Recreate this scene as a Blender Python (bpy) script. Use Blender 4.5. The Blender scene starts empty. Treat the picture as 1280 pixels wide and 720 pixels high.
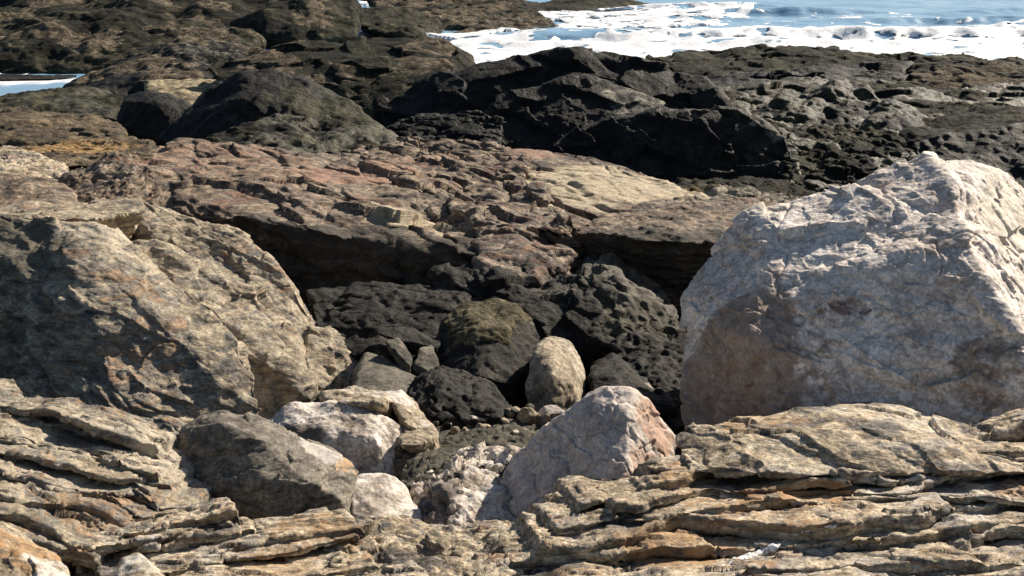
import bpy, bmesh, math, random
import numpy as np
from mathutils import Vector

C = bpy.context.scene.collection
rad = math.radians

# ------------------------------------------------------------------ camera
FPX, PITCH, CAMZ = 1758.0, rad(13.43), 3.2
CAM = np.array([0.0, 0.0, CAMZ])
cp, sp_ = math.cos(PITCH), math.sin(PITCH)


def P(px, py, Y):
    """World point on the sight line of photo pixel (px, py) at forward distance Y."""
    a, b = (px - 640) / FPX, (360 - py) / FPX
    d = np.array([a, cp + b * sp_, -sp_ + b * cp])
    return CAM + d * (Y / d[1])


def PZ(px, py, z):
    a, b = (px - 640) / FPX, (360 - py) / FPX
    d = np.array([a, cp + b * sp_, -sp_ + b * cp])
    return CAM + d * ((z - CAMZ) / d[2])


# ------------------------------------------------------------------ noise
_r = np.random.default_rng(11)
PERM = _r.permutation(256).astype(np.int64)
PERM = np.concatenate([PERM, PERM])
GRAD = _r.normal(size=(256, 3)).astype(np.float32)
GRAD /= np.linalg.norm(GRAD, axis=1)[:, None]
VAL = _r.random(256).astype(np.float32)


def perlin(p, seed=0):
    p = np.asarray(p, np.float32) + np.float32(seed * 17.31 + 100.5)
    fl = np.floor(p)
    i = fl.astype(np.int64)
    f = p - fl
    u = f * f * f * (f * (f * 6 - 15) + 10)
    res = 0
    for dx in (0, 1):
        hx = PERM[(i[:, 0] + dx) & 255]
        wx = u[:, 0] if dx else 1 - u[:, 0]
        for dy in (0, 1):
            hy = PERM[(hx + i[:, 1] + dy) & 255]
            wy = u[:, 1] if dy else 1 - u[:, 1]
            for dz in (0, 1):
                h = PERM[(hy + i[:, 2] + dz) & 255]
                wz = u[:, 2] if dz else 1 - u[:, 2]
                g = GRAD[h]
                dot = g[:, 0] * (f[:, 0] - dx) + g[:, 1] * (f[:, 1] - dy) + g[:, 2] * (f[:, 2] - dz)
                res = res + wx * wy * wz * dot
    return res * 1.4


def fbm(p, octv=4, seed=0, gain=.5, lac=2.03):
    p = np.asarray(p, np.float32)
    s, a = 0, 1.0
    for k in range(octv):
        s = s + a * perlin(p, seed + k * 3)
        a *= gain
        p = p * lac
    return s


def ridged(p, octv=4, seed=0, gain=.55):
    p = np.asarray(p, np.float32)
    s, a = 0, 1.0
    for k in range(octv):
        n = 1 - np.abs(perlin(p, seed + k * 3)) * 2.2
        s = s + a * n
        a *= gain
        p = p * 2.1
    return s


def worley(p, seed=0):
    p = np.asarray(p, np.float32) + np.float32(seed * 9.7 + 50)
    fl = np.floor(p)
    i = fl.astype(np.int64)
    f = p - fl
    d1 = np.full(len(p), 9, np.float32)
    d2 = d1.copy()
    idv = np.zeros(len(p), np.float32)
    for dx in (-1, 0, 1):
        for dy in (-1, 0, 1):
            for dz in (-1, 0, 1):
                h = PERM[(PERM[(PERM[(i[:, 0] + dx) & 255] + i[:, 1] + dy) & 255] + i[:, 2] + dz) & 255]
                q = np.stack([dx + VAL[h], dy + VAL[PERM[h + 1]], dz + VAL[PERM[h + 7]]], 1).astype(np.float32) - f
                d = (q * q).sum(1)
                c = d < d1
                d2 = np.where(c, d1, np.minimum(d2, d))
                idv = np.where(c, VAL[PERM[h + 13]], idv)
                d1 = np.where(c, d, d1)
    return np.sqrt(d1), np.sqrt(d2), idv


def facets(p, seed=0):
    """Chipped planes: every cell of the stone is one tilted face."""
    p = np.asarray(p, np.float32) + np.float32(seed * 7.3 + 30)
    p = p + .25 * np.stack([perlin(p * 1.7, seed + 1), perlin(p * 1.7, seed + 2), perlin(p * 1.7, seed + 3)], 1)
    fl = np.floor(p)
    i = fl.astype(np.int64)
    f = p - fl
    d1 = np.full(len(p), 9, np.float32)
    val = np.zeros(len(p), np.float32)
    for dx in (-1, 0, 1):
        for dy in (-1, 0, 1):
            for dz in (-1, 0, 1):
                h = PERM[(PERM[(PERM[(i[:, 0] + dx) & 255] + i[:, 1] + dy) & 255] + i[:, 2] + dz) & 255]
                q = f - np.stack([dx + VAL[h], dy + VAL[PERM[h + 1]], dz + VAL[PERM[h + 7]]], 1).astype(np.float32)
                d = (q * q).sum(1)
                c = d < d1
                v = (q * GRAD[h]).sum(1) * 1.3 + (VAL[PERM[h + 13]] - .5) * .8
                val = np.where(c, v, val)
                d1 = np.where(c, d, d1)
    return val


def hash1(a, b=None, s=0):
    a = np.asarray(a).astype(np.int64)
    h = PERM[(a + s * 37) & 255]
    if b is not None:
        h = PERM[(h + np.asarray(b).astype(np.int64)) & 255]
    return VAL[h]


def sstep(a, b, x):
    t = np.clip((x - a) / (b - a), 0, 1)
    return t * t * (3 - 2 * t)


def unit(v):
    v = np.asarray(v, float)
    return v / np.linalg.norm(v)


def strata(p, bed, thick, block, seed=0, warp=.35, jt=1.):
    """Ledge pattern of a bedded rock, -1..1, with grooves between the beds."""
    b = unit(bed)
    u = unit(np.cross(b, [0.13, 1, .21]))
    w = fbm(p / (thick * 9), 3, seed) * thick * 3 * warp + fbm(p / (thick * 2.2), 2, seed + 5) * thick * warp
    s = (p @ b + w) / thick
    # beds of unequal thickness
    s = s + .35 * np.sin(s * 1.7 + seed) + .2 * np.sin(s * .61 + 2 * seed)
    i = np.floor(s)
    f = s - i
    q = (p @ u + fbm(p / block, 2, seed + 9) * block * .3) / block + hash1(i, None, seed) * 9
    j = np.floor(q)
    g = q - j
    off = hash1(i, j, seed) * 2 - 1
    off2 = hash1(i + 1, j, seed) * 2 - 1
    t = sstep(.72, 1.0, f)
    v = off * (1 - t) + off2 * t
    groove = np.exp(-((f - .86) / .12) ** 2) * (.4 + 1.0 * hash1(i, None, seed + 3))
    joint = jt * np.exp(-((np.minimum(g, 1 - g)) * block / (thick * .25)) ** 2) * .6 * (hash1(i, j, seed + 8) > .45)
    return v * .8 - groove - joint


# ------------------------------------------------------------------ materials
def rock_mat(name, ramp, bed=(0, 0, 1), stretch=5, nscale=4, speck=(.5, .45, .4), speck_amt=.3, dark=(.03, .03, .028),
             dark_amt=.4, rust=(.36, .2, .08), pale=(.62, .58, .52), algae_shade=(.03, .032, .018), rough=.85, bump=.5,
             fine=70, spec=.3, mott=.75):
    m = bpy.data.materials.new(name)
    m.use_nodes = True
    nt = m.node_tree
    N, L = nt.nodes, nt.links
    bs = N['Principled BSDF']
    bs.inputs['Roughness'].default_value = rough
    bs.inputs['Specular IOR Level'].default_value = spec
    tc = N.new('ShaderNodeTexCoord')

    def mapping(scale):
        mp = N.new('ShaderNodeMapping')
        b = Vector(unit(bed))
        mp.inputs['Rotation'].default_value = b.rotation_difference(Vector((0, 0, 1))).to_euler()
        mp.inputs['Scale'].default_value = scale
        L.new(tc.outputs['Object'], mp.inputs['Vector'])
        return mp.outputs[0]

    def noise(vec, scale, det=6, rgh=.6, dist=0):
        n = N.new('ShaderNodeTexNoise')
        n.inputs['Scale'].default_value = scale
        n.inputs['Detail'].default_value = det
        n.inputs['Roughness'].default_value = rgh
        n.inputs['Distortion'].default_value = dist
        L.new(vec, n.inputs['Vector'])
        return n.outputs['Fac']

    def rng(fac, a, b, lo=0., hi=1.):
        r = N.new('ShaderNodeMapRange')
        r.interpolation_type = 'SMOOTHSTEP'
        for k, v in zip(('From Min', 'From Max', 'To Min', 'To Max'), (a, b, lo, hi)):
            r.inputs[k].default_value = v
        L.new(fac, r.inputs['Value'])
        return r.outputs[0]

    def mix(fac, a, b):
        x = N.new('ShaderNodeMix')
        x.data_type = 'RGBA'
        if isinstance(fac, (int, float)):
            x.inputs['Factor'].default_value = fac
        else:
            L.new(fac, x.inputs['Factor'])
        for sock, v in ((x.inputs[6], a), (x.inputs[7], b)):
            if isinstance(v, tuple):
                sock.default_value = (*v, 1)
            else:
                L.new(v, sock)
        return x.outputs[2]

    def math_(op, a, b):
        x = N.new('ShaderNodeMath')
        x.operation = op
        for k, v in enumerate((a, b)):
            if isinstance(v, (int, float)):
                x.inputs[k].default_value = v
            else:
                L.new(v, x.inputs[k])
        return x.outputs[0]

    iso, ban = tc.outputs['Object'], mapping((1, 1, stretch))
    soft = mapping((1, 1, 1 + (stretch - 1) * .22))
    nA = noise(ban, nscale, 9, .68, .6)
    nB = noise(iso, nscale * .45, 5, .6, .3)
    cr = N.new('ShaderNodeValToRGB')
    els = cr.color_ramp.elements
    k = len(ramp)
    while len(els) < k:
        els.new(.5)
    for e, c, q in zip(els, ramp, np.linspace(.37, .63, k)):
        e.position = q
        e.color = (*c, 1)
    L.new(math_('ADD', math_('MULTIPLY', nA, .62), math_('MULTIPLY', nB, .38)), cr.inputs[0])
    col = cr.outputs[0]
    nS = noise(iso, fine, 3, .7)
    nS2 = noise(iso, fine * .33, 4, .7)
    nD = noise(soft, nscale * 2.3, 8, .75, .6)
    col = mix(math_('MULTIPLY', rng(nD, .52, .66), dark_amt), col, dark)
    col = mix(math_('MULTIPLY', rng(nS, .58, .7), speck_amt), col, speck)
    col = mix(math_('MULTIPLY', rng(nS2, .56, .68), dark_amt * .6), col, dark)
    nM = noise(soft, fine * .25, 7, .72, .5)
    nF = noise(iso, fine * .9, 4, .8)
    for src, a, b_ in ((nM, .36, .64), (nF, .34, .66)):
        g = rng(src, a, b_, 1 - mott * .62, 1 + mott * .38)
        vm = N.new('ShaderNodeVectorMath')
        vm.operation = 'SCALE'
        L.new(col, vm.inputs[0])
        L.new(g, vm.inputs['Scale'])
        col = vm.outputs[0]
    at = N.new('ShaderNodeAttribute')
    at.attribute_name = 'paint'
    se = N.new('ShaderNodeSeparateColor')
    L.new(at.outputs['Color'], se.inputs[0])
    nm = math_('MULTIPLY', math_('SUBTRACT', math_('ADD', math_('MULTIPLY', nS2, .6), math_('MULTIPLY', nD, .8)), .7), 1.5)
    for ch, c in ((0, rust), (1, pale), (2, algae_shade)):  # dark channel holds weed, stain and painted shade
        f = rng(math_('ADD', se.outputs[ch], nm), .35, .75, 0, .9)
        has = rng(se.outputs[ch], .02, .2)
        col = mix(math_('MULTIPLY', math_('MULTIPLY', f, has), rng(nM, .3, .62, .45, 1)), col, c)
    L.new(col, bs.inputs['Base Color'])
    h = math_('ADD', math_('MULTIPLY', nA, 1.6), math_('ADD', math_('MULTIPLY', nS2, .7), math_('MULTIPLY', nS, .25)))
    bm_ = N.new('ShaderNodeBump')
    bm_.inputs['Strength'].default_value = bump
    bm_.inputs['Distance'].default_value = 1.2 / fine
    L.new(h, bm_.inputs['Height'])
    L.new(bm_.outputs[0], bs.inputs['Normal'])
    return m


M = {}
M['white'] = rock_mat('pale_granite', [(.54, .42, .34), (.72, .63, .55), (.83, .75, .67), (.9, .84, .76)], (.3, .2, 1), 1.6, 5,
                      (.86, .83, .79), .6, (.2, .14, .12), .4, rust=(.12, .045, .04), pale=(.7, .62, .5), algae_shade=(.22, .145, .095), bump=.5, fine=75, mott=.55)
M['pink'] = rock_mat('pink_granite', [(.34, .28, .24), (.5, .44, .39), (.58, .51, .45), (.6, .46, .37)], (0, .2, 1), 1.2, 4,
                     (.62, .58, .55), .35, (.15, .12, .11), .25, rust=(.46, .29, .2), pale=(.68, .6, .52), algae_shade=(.2, .165, .13), bump=.6, fine=110, mott=.45)
M['grey'] = rock_mat('dark_grey_stone', [(.1, .088, .07), (.17, .15, .122), (.23, .205, .165), (.29, .25, .19)], (-.35, .2, 1), 4, 6,
                     (.26, .24, .2), .25, (.05, .045, .04), .4, rust=(.5, .33, .18), pale=(.5, .47, .42), bump=.5, fine=90)
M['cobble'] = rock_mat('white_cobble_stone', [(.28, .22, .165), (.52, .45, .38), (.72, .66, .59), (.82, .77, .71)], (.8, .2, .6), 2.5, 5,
                       (.8, .76, .7), .4, (.1, .085, .07), .55, rust=(.45, .27, .13), pale=(.78, .73, .66), algae_shade=(.07, .058, .046), bump=.6, fine=80, mott=.6)
M['tan'] = rock_mat('tan_stone', [(.2, .155, .1), (.33, .27, .19), (.42, .35, .25), (.5, .42, .31)], (.4, .2, .8), 1.6, 6,
                    (.6, .53, .42), .3, (.1, .08, .06), .4, bump=.6, fine=80)
SCH = [(.07, .06, .05), (.2, .18, .155), (.4, .31, .2), (.6, .5, .36), (.3, .275, .24), (.4, .24, .13), (.5, .42, .31)]
M['schist'] = rock_mat('banded_schist', SCH, (.1, -.1, 1), 7, 3.2, (.52, .48, .42), .3, (.06, .052, .045), .55,
                       rust=(.4, .23, .1), pale=(.62, .58, .52), algae_shade=(.05, .047, .03), bump=.75, fine=70)
M['schist_left'] = rock_mat('grey_brown_schist', [(.06, .054, .048), (.15, .14, .125), (.3, .24, .165), (.46, .39, .28), (.2, .19, .17), (.35, .22, .12), (.42, .37, .29)],
                            (.42, -.1, .9), 5, 3.5, (.5, .46, .4), .3, (.05, .046, .042), .55, rust=(.38, .25, .14),
                            pale=(.55, .48, .37), algae_shade=(.045, .045, .035), bump=.7, fine=65, mott=.55)
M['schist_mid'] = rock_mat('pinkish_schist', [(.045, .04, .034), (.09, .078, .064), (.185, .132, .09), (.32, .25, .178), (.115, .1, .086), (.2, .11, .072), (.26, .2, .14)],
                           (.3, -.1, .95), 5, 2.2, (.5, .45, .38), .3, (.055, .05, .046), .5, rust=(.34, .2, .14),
                           pale=(.5, .42, .29), algae_shade=(.02, .02, .017), bump=.8, fine=40)
M['black'] = rock_mat('black_tidal_rock', [(.008, .008, .008), (.014, .014, .013), (.024, .023, .019), (.05, .047, .034)], (.2, 0, 1), 2.5, 1.6,
                      (.16, .145, .11), .2, (.008, .008, .008), .5, rust=(.2, .13, .06), pale=(.4, .36, .28), algae_shade=(.06, .058, .026),
                      rough=.65, bump=.9, fine=26, spec=.14)
M['olive'] = rock_mat('weedy_tidal_rock', [(.008, .008, .008), (.018, .018, .014), (.045, .043, .026), (.12, .108, .068)], (.1, 0, 1), 3, 1.5,
                      (.26, .23, .17), .24, (.009, .009, .009), .65, rust=(.24, .15, .06), pale=(.5, .45, .36), algae_shade=(.07, .07, .025),
                      rough=.85, bump=1.0, fine=22, spec=.12)
M['brown'] = rock_mat('brown_tidal_rock', [(.03, .025, .019), (.075, .058, .037), (.145, .108, .062), (.25, .19, .11)], (.1, 0, 1), 4, 2,
                      (.4, .33, .22), .35, (.02, .018, .016), .55, rust=(.4, .24, .09), pale=(.5, .42, .26), bump=.9, fine=30)
M['dim'] = rock_mat('dull_grey_stone', [(.05, .045, .036), (.1, .09, .07), (.15, .135, .105), (.21, .185, .145)], (.4, .2, .8), 2, 6, (.26, .24, .2), .3, (.03, .028, .024), .4, pale=(.36, .32, .25), algae_shade=(.045, .042, .025), bump=.6, fine=80)
M['wet'] = rock_mat('wet_hollow_rock', [(.01, .01, .009), (.019, .018, .016), (.035, .032, .027), (.07, .063, .05)], (.3, 0, 1), 3, 4,
                    (.25, .22, .17), .25, (.016, .016, .015), .5, rust=(.2, .14, .06), pale=(.4, .36, .27), algae_shade=(.07, .068, .028),
                    rough=.75, bump=.8, fine=60, spec=.15)

M['moss'] = rock_mat('olive_moss', [(.03, .027, .018), (.075, .066, .042), (.15, .13, .085), (.27, .24, .165)], (0, 0, 1), 1, 12, (.3, .28, .16), .4, rough=.95, bump=1., fine=110, spec=.05, mott=.6)  # moss whose palest tones put sunlight on the rim into the colour
M['weed'] = rock_mat('brown_olive_seaweed', [(.012, .012, .007), (.03, .028, .012), (.06, .055, .02), (.1, .09, .035)], (0, 0, 1), 1.5, 4, (.16, .14, .07), .3, rough=.6, bump=1., fine=30, spec=.3)
M['crust'] = rock_mat('barnacle_lit_crust', [(.04, .033, .024), (.095, .078, .054), (.19, .155, .11), (.3, .255, .19)], (0, 0, 1), 1, 7, (.38, .35, .3), .35, rough=.95, bump=1., fine=35, spec=.05)
M['quartz'] = rock_mat('white_quartz', [(.5, .48, .46), (.7, .69, .67), (.8, .79, .78), (.85, .84, .83)], (0, 0, 1), 1, 14, (.88, .88, .87), .5, (.2, .18, .16), .3, rough=.5, bump=.5, fine=120)

# ------------------------------------------------------------------ mesh helpers


def mesh_from(name, V, F, mat, paint=None, smooth=True, loc=None):
    V = np.asarray(V, np.float64)
    if loc is None:
        lo, hi = V.min(0), V.max(0)
        loc = np.array([(lo[0] + hi[0]) / 2, (lo[1] + hi[1]) / 2, lo[2]])
    me = bpy.data.meshes.new(name)
    F = np.asarray(F, np.int32)
    me.vertices.add(len(V))
    me.vertices.foreach_set('co', (V - loc).astype(np.float32).ravel())
    me.loops.add(F.size)
    me.loops.foreach_set('vertex_index', F.ravel())
    me.polygons.add(len(F))
    me.polygons.foreach_set('loop_start', np.arange(0, F.size, F.shape[1], dtype=np.int32))
    me.polygons.foreach_set('loop_total', np.full(len(F), F.shape[1], np.int32))
    me.update(calc_edges=True)
    me.validate()
    if smooth:
        me.polygons.foreach_set('use_smooth', np.ones(len(me.polygons), bool))
    if paint is not None:
        a = me.attributes.new('paint', 'FLOAT_COLOR', 'POINT')
        a.data.foreach_set('color', np.concatenate([paint, np.ones((len(V), 1))], 1).astype(np.float32).ravel())
    me.materials.append(mat)
    o = bpy.data.objects.new(name, me)
    o.location = loc
    C.objects.link(o)
    return o


def tag(o, label=None, cat=None, group=None, kind=None):
    if label:
        o['label'] = label
    if cat:
        o['category'] = cat
    if group:
        o['group'] = group
    if kind:
        o['kind'] = kind
    return o


def hull_bm(bm, pts):
    vs = [bm.verts.new(tuple(p)) for p in pts]
    r = bmesh.ops.convex_hull(bm, input=vs, use_existing_faces=False)
    junk = [g for g in r['geom_interior'] if isinstance(g, bmesh.types.BMVert)]
    junk += [g for g in r['geom_unused'] if isinstance(g, bmesh.types.BMVert)]
    junk = list({v for v in junk if v.is_valid})
    if junk:
        bmesh.ops.delete(bm, geom=junk, context='VERTS')


def remesh(bm, vox):
    me = bpy.data.meshes.new('tmp')
    bm.to_mesh(me)
    o = bpy.data.objects.new('tmp', me)
    C.objects.link(o)
    md = o.modifiers.new('r', 'REMESH')
    md.mode = 'VOXEL'
    md.voxel_size = vox
    dg = bpy.context.evaluated_depsgraph_get()
    ev = o.evaluated_get(dg)
    m2 = ev.to_mesh()
    n = len(m2.vertices)
    V = np.empty(n * 3, np.float32)
    m2.vertices.foreach_get('co', V)
    V = V.reshape(-1, 3).astype(np.float64)
    nl = len(m2.loops)
    li = np.empty(nl, np.int32)
    m2.loops.foreach_get('vertex_index', li)
    F = li.reshape(-1, 4)
    ev.to_mesh_clear()
    bpy.data.objects.remove(o)
    bpy.data.meshes.remove(me)
    return V, F


def vnormals(V, F):
    n = np.cross(V[F[:, 2]] - V[F[:, 0]], V[F[:, 3]] - V[F[:, 1]])
    N = np.zeros_like(V)
    for k in range(4):
        for c in range(3):
            N[:, c] += np.bincount(F[:, k], n[:, c], len(V))
    return N / (np.linalg.norm(N, axis=1)[:, None] + 1e-12)


def smooth(V, F, it, lam=.6):
    cnt = np.bincount(F.ravel(), minlength=len(V)).astype(float)
    a = np.concatenate([F[:, 0], F[:, 1], F[:, 2], F[:, 3]])
    b = np.concatenate([F[:, 1], F[:, 2], F[:, 3], F[:, 0]])
    c = np.concatenate([F[:, 3], F[:, 0], F[:, 1], F[:, 2]])
    for _ in range(it):
        S = np.zeros_like(V)
        for k in range(3):
            S[:, k] = np.bincount(a, V[b, k] + V[c, k], len(V))
        V = V + lam * (S / (2 * cnt)[:, None] - V)
    return V


def paint_of(V, paint, seed):
    """Mineral, weed and painted light or shade patches on the stone: rust, pale and dark channels."""
    out = np.zeros((len(V), 3))
    for (px, py, Y, r, ch, amt) in paint or ():
        c = P(px, py, Y)
        rr = np.asarray(r if isinstance(r, tuple) else (r, r, r), float)
        q = (V - c) / rr
        d = np.sqrt((q * q).sum(1)) + fbm(V / rr.mean() * 1.3, 3, seed + ch) * .45
        out[:, ch] = np.maximum(out[:, ch], amt * (1 - sstep(.55, 1.1, d)))
    return out


SEED = [0]
GEO = {}


def rock(name, label, hulls, mat, back=.5, down=.15, vox=None, sm=6, lump=(.35, .05), grain=(.05, .012), bed=None,
         thick=.06, block=.4, samp=0., cracks=None, paint=None, cat='rock', group=None, nseed=None, pits=0., rid=0.,
         shrink=.8, chip=None, steep=1., sub=.4, jt=1.):
    SEED[0] += 1
    seed = SEED[0] if nseed is None else nseed
    bm = bmesh.new()
    Yx = max(p[2] for h in hulls for p in h)
    hulls = [[(p[0], p[1], Yx - (Yx - p[2]) * steep) for p in h] for h in hulls]
    Ys = [p[2] for h in hulls for p in h]
    Ym = float(np.mean(Ys))
    for h in hulls:
        w = np.array([P(*p) for p in h])
        cx, cy = np.mean([p[0] for p in h]), np.mean([p[1] for p in h])
        bk = []
        for p in h:
            q = P(cx + (p[0] - cx) * shrink, cy + (p[1] - cy) * shrink, p[2])
            bk.append(CAM + (q - CAM) * (1 + back / p[2]))
        zmin = w[:, 2].min()
        low = [np.array([a[0], a[1], a[2] - down]) for a in w if a[2] < zmin + .35 * (w[:, 2].max() - zmin)]
        hull_bm(bm, list(w) + bk + low)
    if vox is None:
        vox = Ym / 1406 * 1.35
    V, F = remesh(bm, vox)
    bm.free()
    V = smooth(V, F, sm)
    # broad unevenness first, then ledges, chips and grain on one normal field
    L, A = lump
    N = vnormals(V, F)
    V = V + N * (fbm(V / L, 4, seed) * A)[:, None]
    N = vnormals(smooth(V, F, 4), F)
    V0 = V
    if rid:
        V = V + N * ((ridged(V0 / (L * .6), 3, seed + 4) - 1.2) * rid * .6)[:, None]
    if samp:
        b = unit(bed)
        s = strata(V0, b, thick, block, seed, jt=jt) + sub * strata(V0, b, thick * .37, block * .5, seed + 31, jt=jt)
        T = N - (N @ b)[:, None] * b * .55
        V = V + T * (s * samp)[:, None]
    if cracks:
        for (a, size, wdt) in cracks:
            d1, d2, idv = worley((V + .12 * size * fbm(V / size * 2.5, 3, seed)[:, None]) / size, seed)
            e = d2 - d1
            V = V + N * (a * ((idv - .5) * 1.2 * sstep(0, .12, e) - np.exp(-(e / wdt) ** 2)))[:, None]
    if chip:
        b = unit(bed if bed is not None else (.2, -.1, 1))
        for size, amp in chip:
            q = V0 + ((V0 @ b)[:, None] * b) * 1.2
            V = V + N * (facets(q / size, seed + 60) * amp)[:, None]
    g = fbm(V0 / grain[0], 4, seed + 50, .6) * grain[1] * .45
    if pits:
        n = perlin(V0 / (grain[0] * 1.6), seed + 70)
        g = g - pits * sstep(.25, .6, n)
    V = V + N * g[:, None]
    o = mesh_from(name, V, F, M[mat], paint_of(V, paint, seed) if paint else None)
    GEO[o.name] = (V, F)
    return tag(o, label, cat, group)


def ledges(name, label, O, U, up, rows, mat, du, bedtilt=.1, seed=1, jag=.07, blk=.35, step=.07, paint=None, cat='rock outcrop'):
    """Bedded outcrop: overlapping beds, each with a broken front edge, an undercut below and a worn top."""
    U, W = unit(U), unit(up)
    Vd = unit(np.cross(W, U))
    W = np.cross(U, Vd)
    AV, AF, off = [], [], 0
    for k, (v0, w0, t, ra, rb, dep) in enumerate(rows):
        s = seed * 101 + k * 7
        nt = max(8, int(dep / (du * 1.15)))
        us = np.arange(ra - .12, rb + .12, du)
        p1 = np.stack([us / .45, np.full_like(us, k * 3.7), np.full_like(us, seed)], 1)
        q = us / blk + hash1(k, None, seed) * 7 + .3 * fbm(p1 * 2, 2, s)
        j = np.floor(q)
        g = q - j
        b0, b1 = hash1(j, k, s), hash1(j + 1, k, s)
        bl = b0 + (b1 - b0) * sstep(.93, 1., g)
        gap = np.exp(-((np.minimum(g, 1 - g)) * blk / .012) ** 2) * (hash1(j, k, s + 2) > .4)
        v = v0 + fbm(p1, 3, s, .4) * jag + (bl - .5) * step
        bw = hash1(j, k, s + 5) + (hash1(j + 1, k, s + 5) - hash1(j, k, s + 5)) * sstep(.9, 1., g)
        w = w0 + fbm(p1 * .7, 4, s + 3) * t * .8 + (bw - .6) * t * .7
        ends = fbm(p1 * 4, 3, s + 40) * .03
        w = w - .5 * (1 - sstep(ra - .09, ra + .04, us + ends * 2)) * .3 - .5 * sstep(rb - .015, rb + .03, us + ends) * .3
        tt = t * (.6 + .8 * hash1(j, k, s + 9)) * (1 + .3 * fbm(p1 * 3, 2, s))
        prof = [(.22, -1.05), (.1, -1.0), (.035, -.95), (.012, -.85), (.002, -.7), (-.004, -.5), (.002, -.3), (-.003, -.12), (.006, -.015)]
        tops = np.linspace(.024, dep, nt)
        nprof = len(prof) + nt
        G = np.zeros((len(us), nprof, 3))
        for i, (a, b) in enumerate(prof):
            G[:, i, 0], G[:, i, 1], G[:, i, 2] = us, v + a, w + b * tt
        for i, a in enumerate(tops):
            G[:, len(prof) + i, 0], G[:, len(prof) + i, 1], G[:, len(prof) + i, 2] = us, v + a, w - bedtilt * a
        Q = G.reshape(-1, 3)
        Q[:, 1] += np.repeat(gap * .02, nprof)
        Q[:, 2] += fbm(Q * [3., 6, 4], 5, s + 11, .5) * t * .2 + fbm(Q * [10, 30, 14], 3, s + 15) * t * .07
        Q[:, 1] += fbm(Q * [7, 3, 60], 4, s + 21) * .016
        top = np.tile(np.r_[np.zeros(len(prof)), np.ones(nt)], len(us))
        Q[:, 2] -= np.repeat(gap, nprof) * t * .4 * top * np.exp(-(Q[:, 1] - np.repeat(v, nprof)) / .12)
        R = O + Q[:, :1] * U + Q[:, 1:2] * Vd + Q[:, 2:3] * W
        AV.append(R)
        a = np.arange(len(us) - 1)[:, None] * nprof + np.arange(nprof - 1)[None]
        a = a.ravel() + off
        AF.append(np.stack([a, a + nprof, a + nprof + 1, a + 1], 1))
        off += len(R)
    V, F = np.concatenate(AV), np.concatenate(AF)
    N = vnormals(V, F)
    N *= np.sign((N * W).sum(1) + .6)[:, None]
    K = V + (V @ W)[:, None] * W * 1.6
    V = V + N * (facets(K / [.3, .16, .16], seed) * .009 + facets(K / [.1, .05, .05], seed + 2) * .0065)[:, None]
    o = mesh_from(name, V, F, M[mat], paint_of(V, paint, seed) if paint else None)
    GEO[o.name] = (V, F)
    return tag(o, label, cat)


def growth(o, name, mat, mask, thick, size, seed=1):
    """A lumpy coat of weed, moss or crust on part of a rock: its own mesh, sunk into the stone along its edge."""
    V, F = GEO[o.name]
    N = vnormals(smooth(V, F, 3), F)
    m = mask(V, N)
    m = sstep(.3, .6, m + fbm(V / (size * 3), 4, seed) * .55)
    h = thick * (m * (1.1 + .9 * fbm(V / size, 3, seed + 3)) - .3)
    keep = (m[F] > .12).any(1)
    lab = np.arange(len(V))
    Fk = F[keep]
    for _ in range(400):                      # keep the coat in one piece
        lo = lab[Fk].min(1)
        new = lab.copy()
        for c in range(4):
            np.minimum.at(new, Fk[:, c], lo)
        new = new[new]
        if (new == lab).all():
            break
        lab = new
    if len(Fk) == 0:
        return None
    ids, cnt = np.unique(lab[Fk[:, 0]], return_counts=True)
    keep &= np.isin(lab[F[:, 0]], ids[cnt > cnt.max() * .5])
    if keep.sum() < 12:
        return None
    idx = np.unique(F[keep])
    re_ = np.full(len(V), -1)
    re_[idx] = np.arange(len(idx))
    c = mesh_from(name, (V + N * h[:, None])[idx], re_[F[keep]], M[mat], loc=np.array(o.location))
    c.parent = o
    c.location = (0, 0, 0)
    return c


def vein(o, name, mat, pix, r, seed=1):
    """A quartz vein standing slightly proud of the bed it runs through."""
    from mathutils.bvhtree import BVHTree
    V, F = GEO[o.name]
    t = BVHTree.FromPolygons(V.tolist(), F.tolist())
    pts = []
    for px, py in pix:
        d = P(px, py, 4.) - CAM
        hit = t.ray_cast(Vector(CAM), Vector(unit(d)))[0]
        if hit is not None:
            pts.append(np.array(hit))
    pts = np.array(pts)
    k = np.linspace(0, len(pts) - 1, 70)
    pts = np.stack([np.interp(k, range(len(pts)), pts[:, c]) for c in range(3)], 1)
    A = np.linspace(0, 2 * np.pi, 13)[:-1]
    T = unit(pts[-1] - pts[0])
    S1 = unit(np.cross(T, [0, 0, 1]))
    S2 = np.cross(S1, T)
    pts = pts + fbm(pts * 14, 3, seed + 2)[:, None] * S1 * .012 - np.array([0, 0, r * .5])
    rr = r * np.clip((.2 + np.sin(np.linspace(0, np.pi, 70)) ** .6) * (1 + 2.6 * perlin(pts * 16, seed)), .12, 2)
    R = pts[:, None] + (np.cos(A)[None, :, None] * S1 * 1.5 + np.sin(A)[None, :, None] * S2) * rr[:, None, None]
    R = R.reshape(-1, 3)
    R = R + fbm(R * 60, 3, seed)[:, None] * r * 1.2
    a = np.arange(69)[:, None] * 12 + np.arange(12)[None]
    b = np.arange(69)[:, None] * 12 + (np.arange(12)[None] + 1) % 12
    F2 = np.stack([a.ravel(), b.ravel(), b.ravel() + 12, a.ravel() + 12], 1)
    c = mesh_from(name, R, F2, M[mat], loc=np.array(o.location))
    c.parent = o
    c.location = (0, 0, 0)

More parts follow.
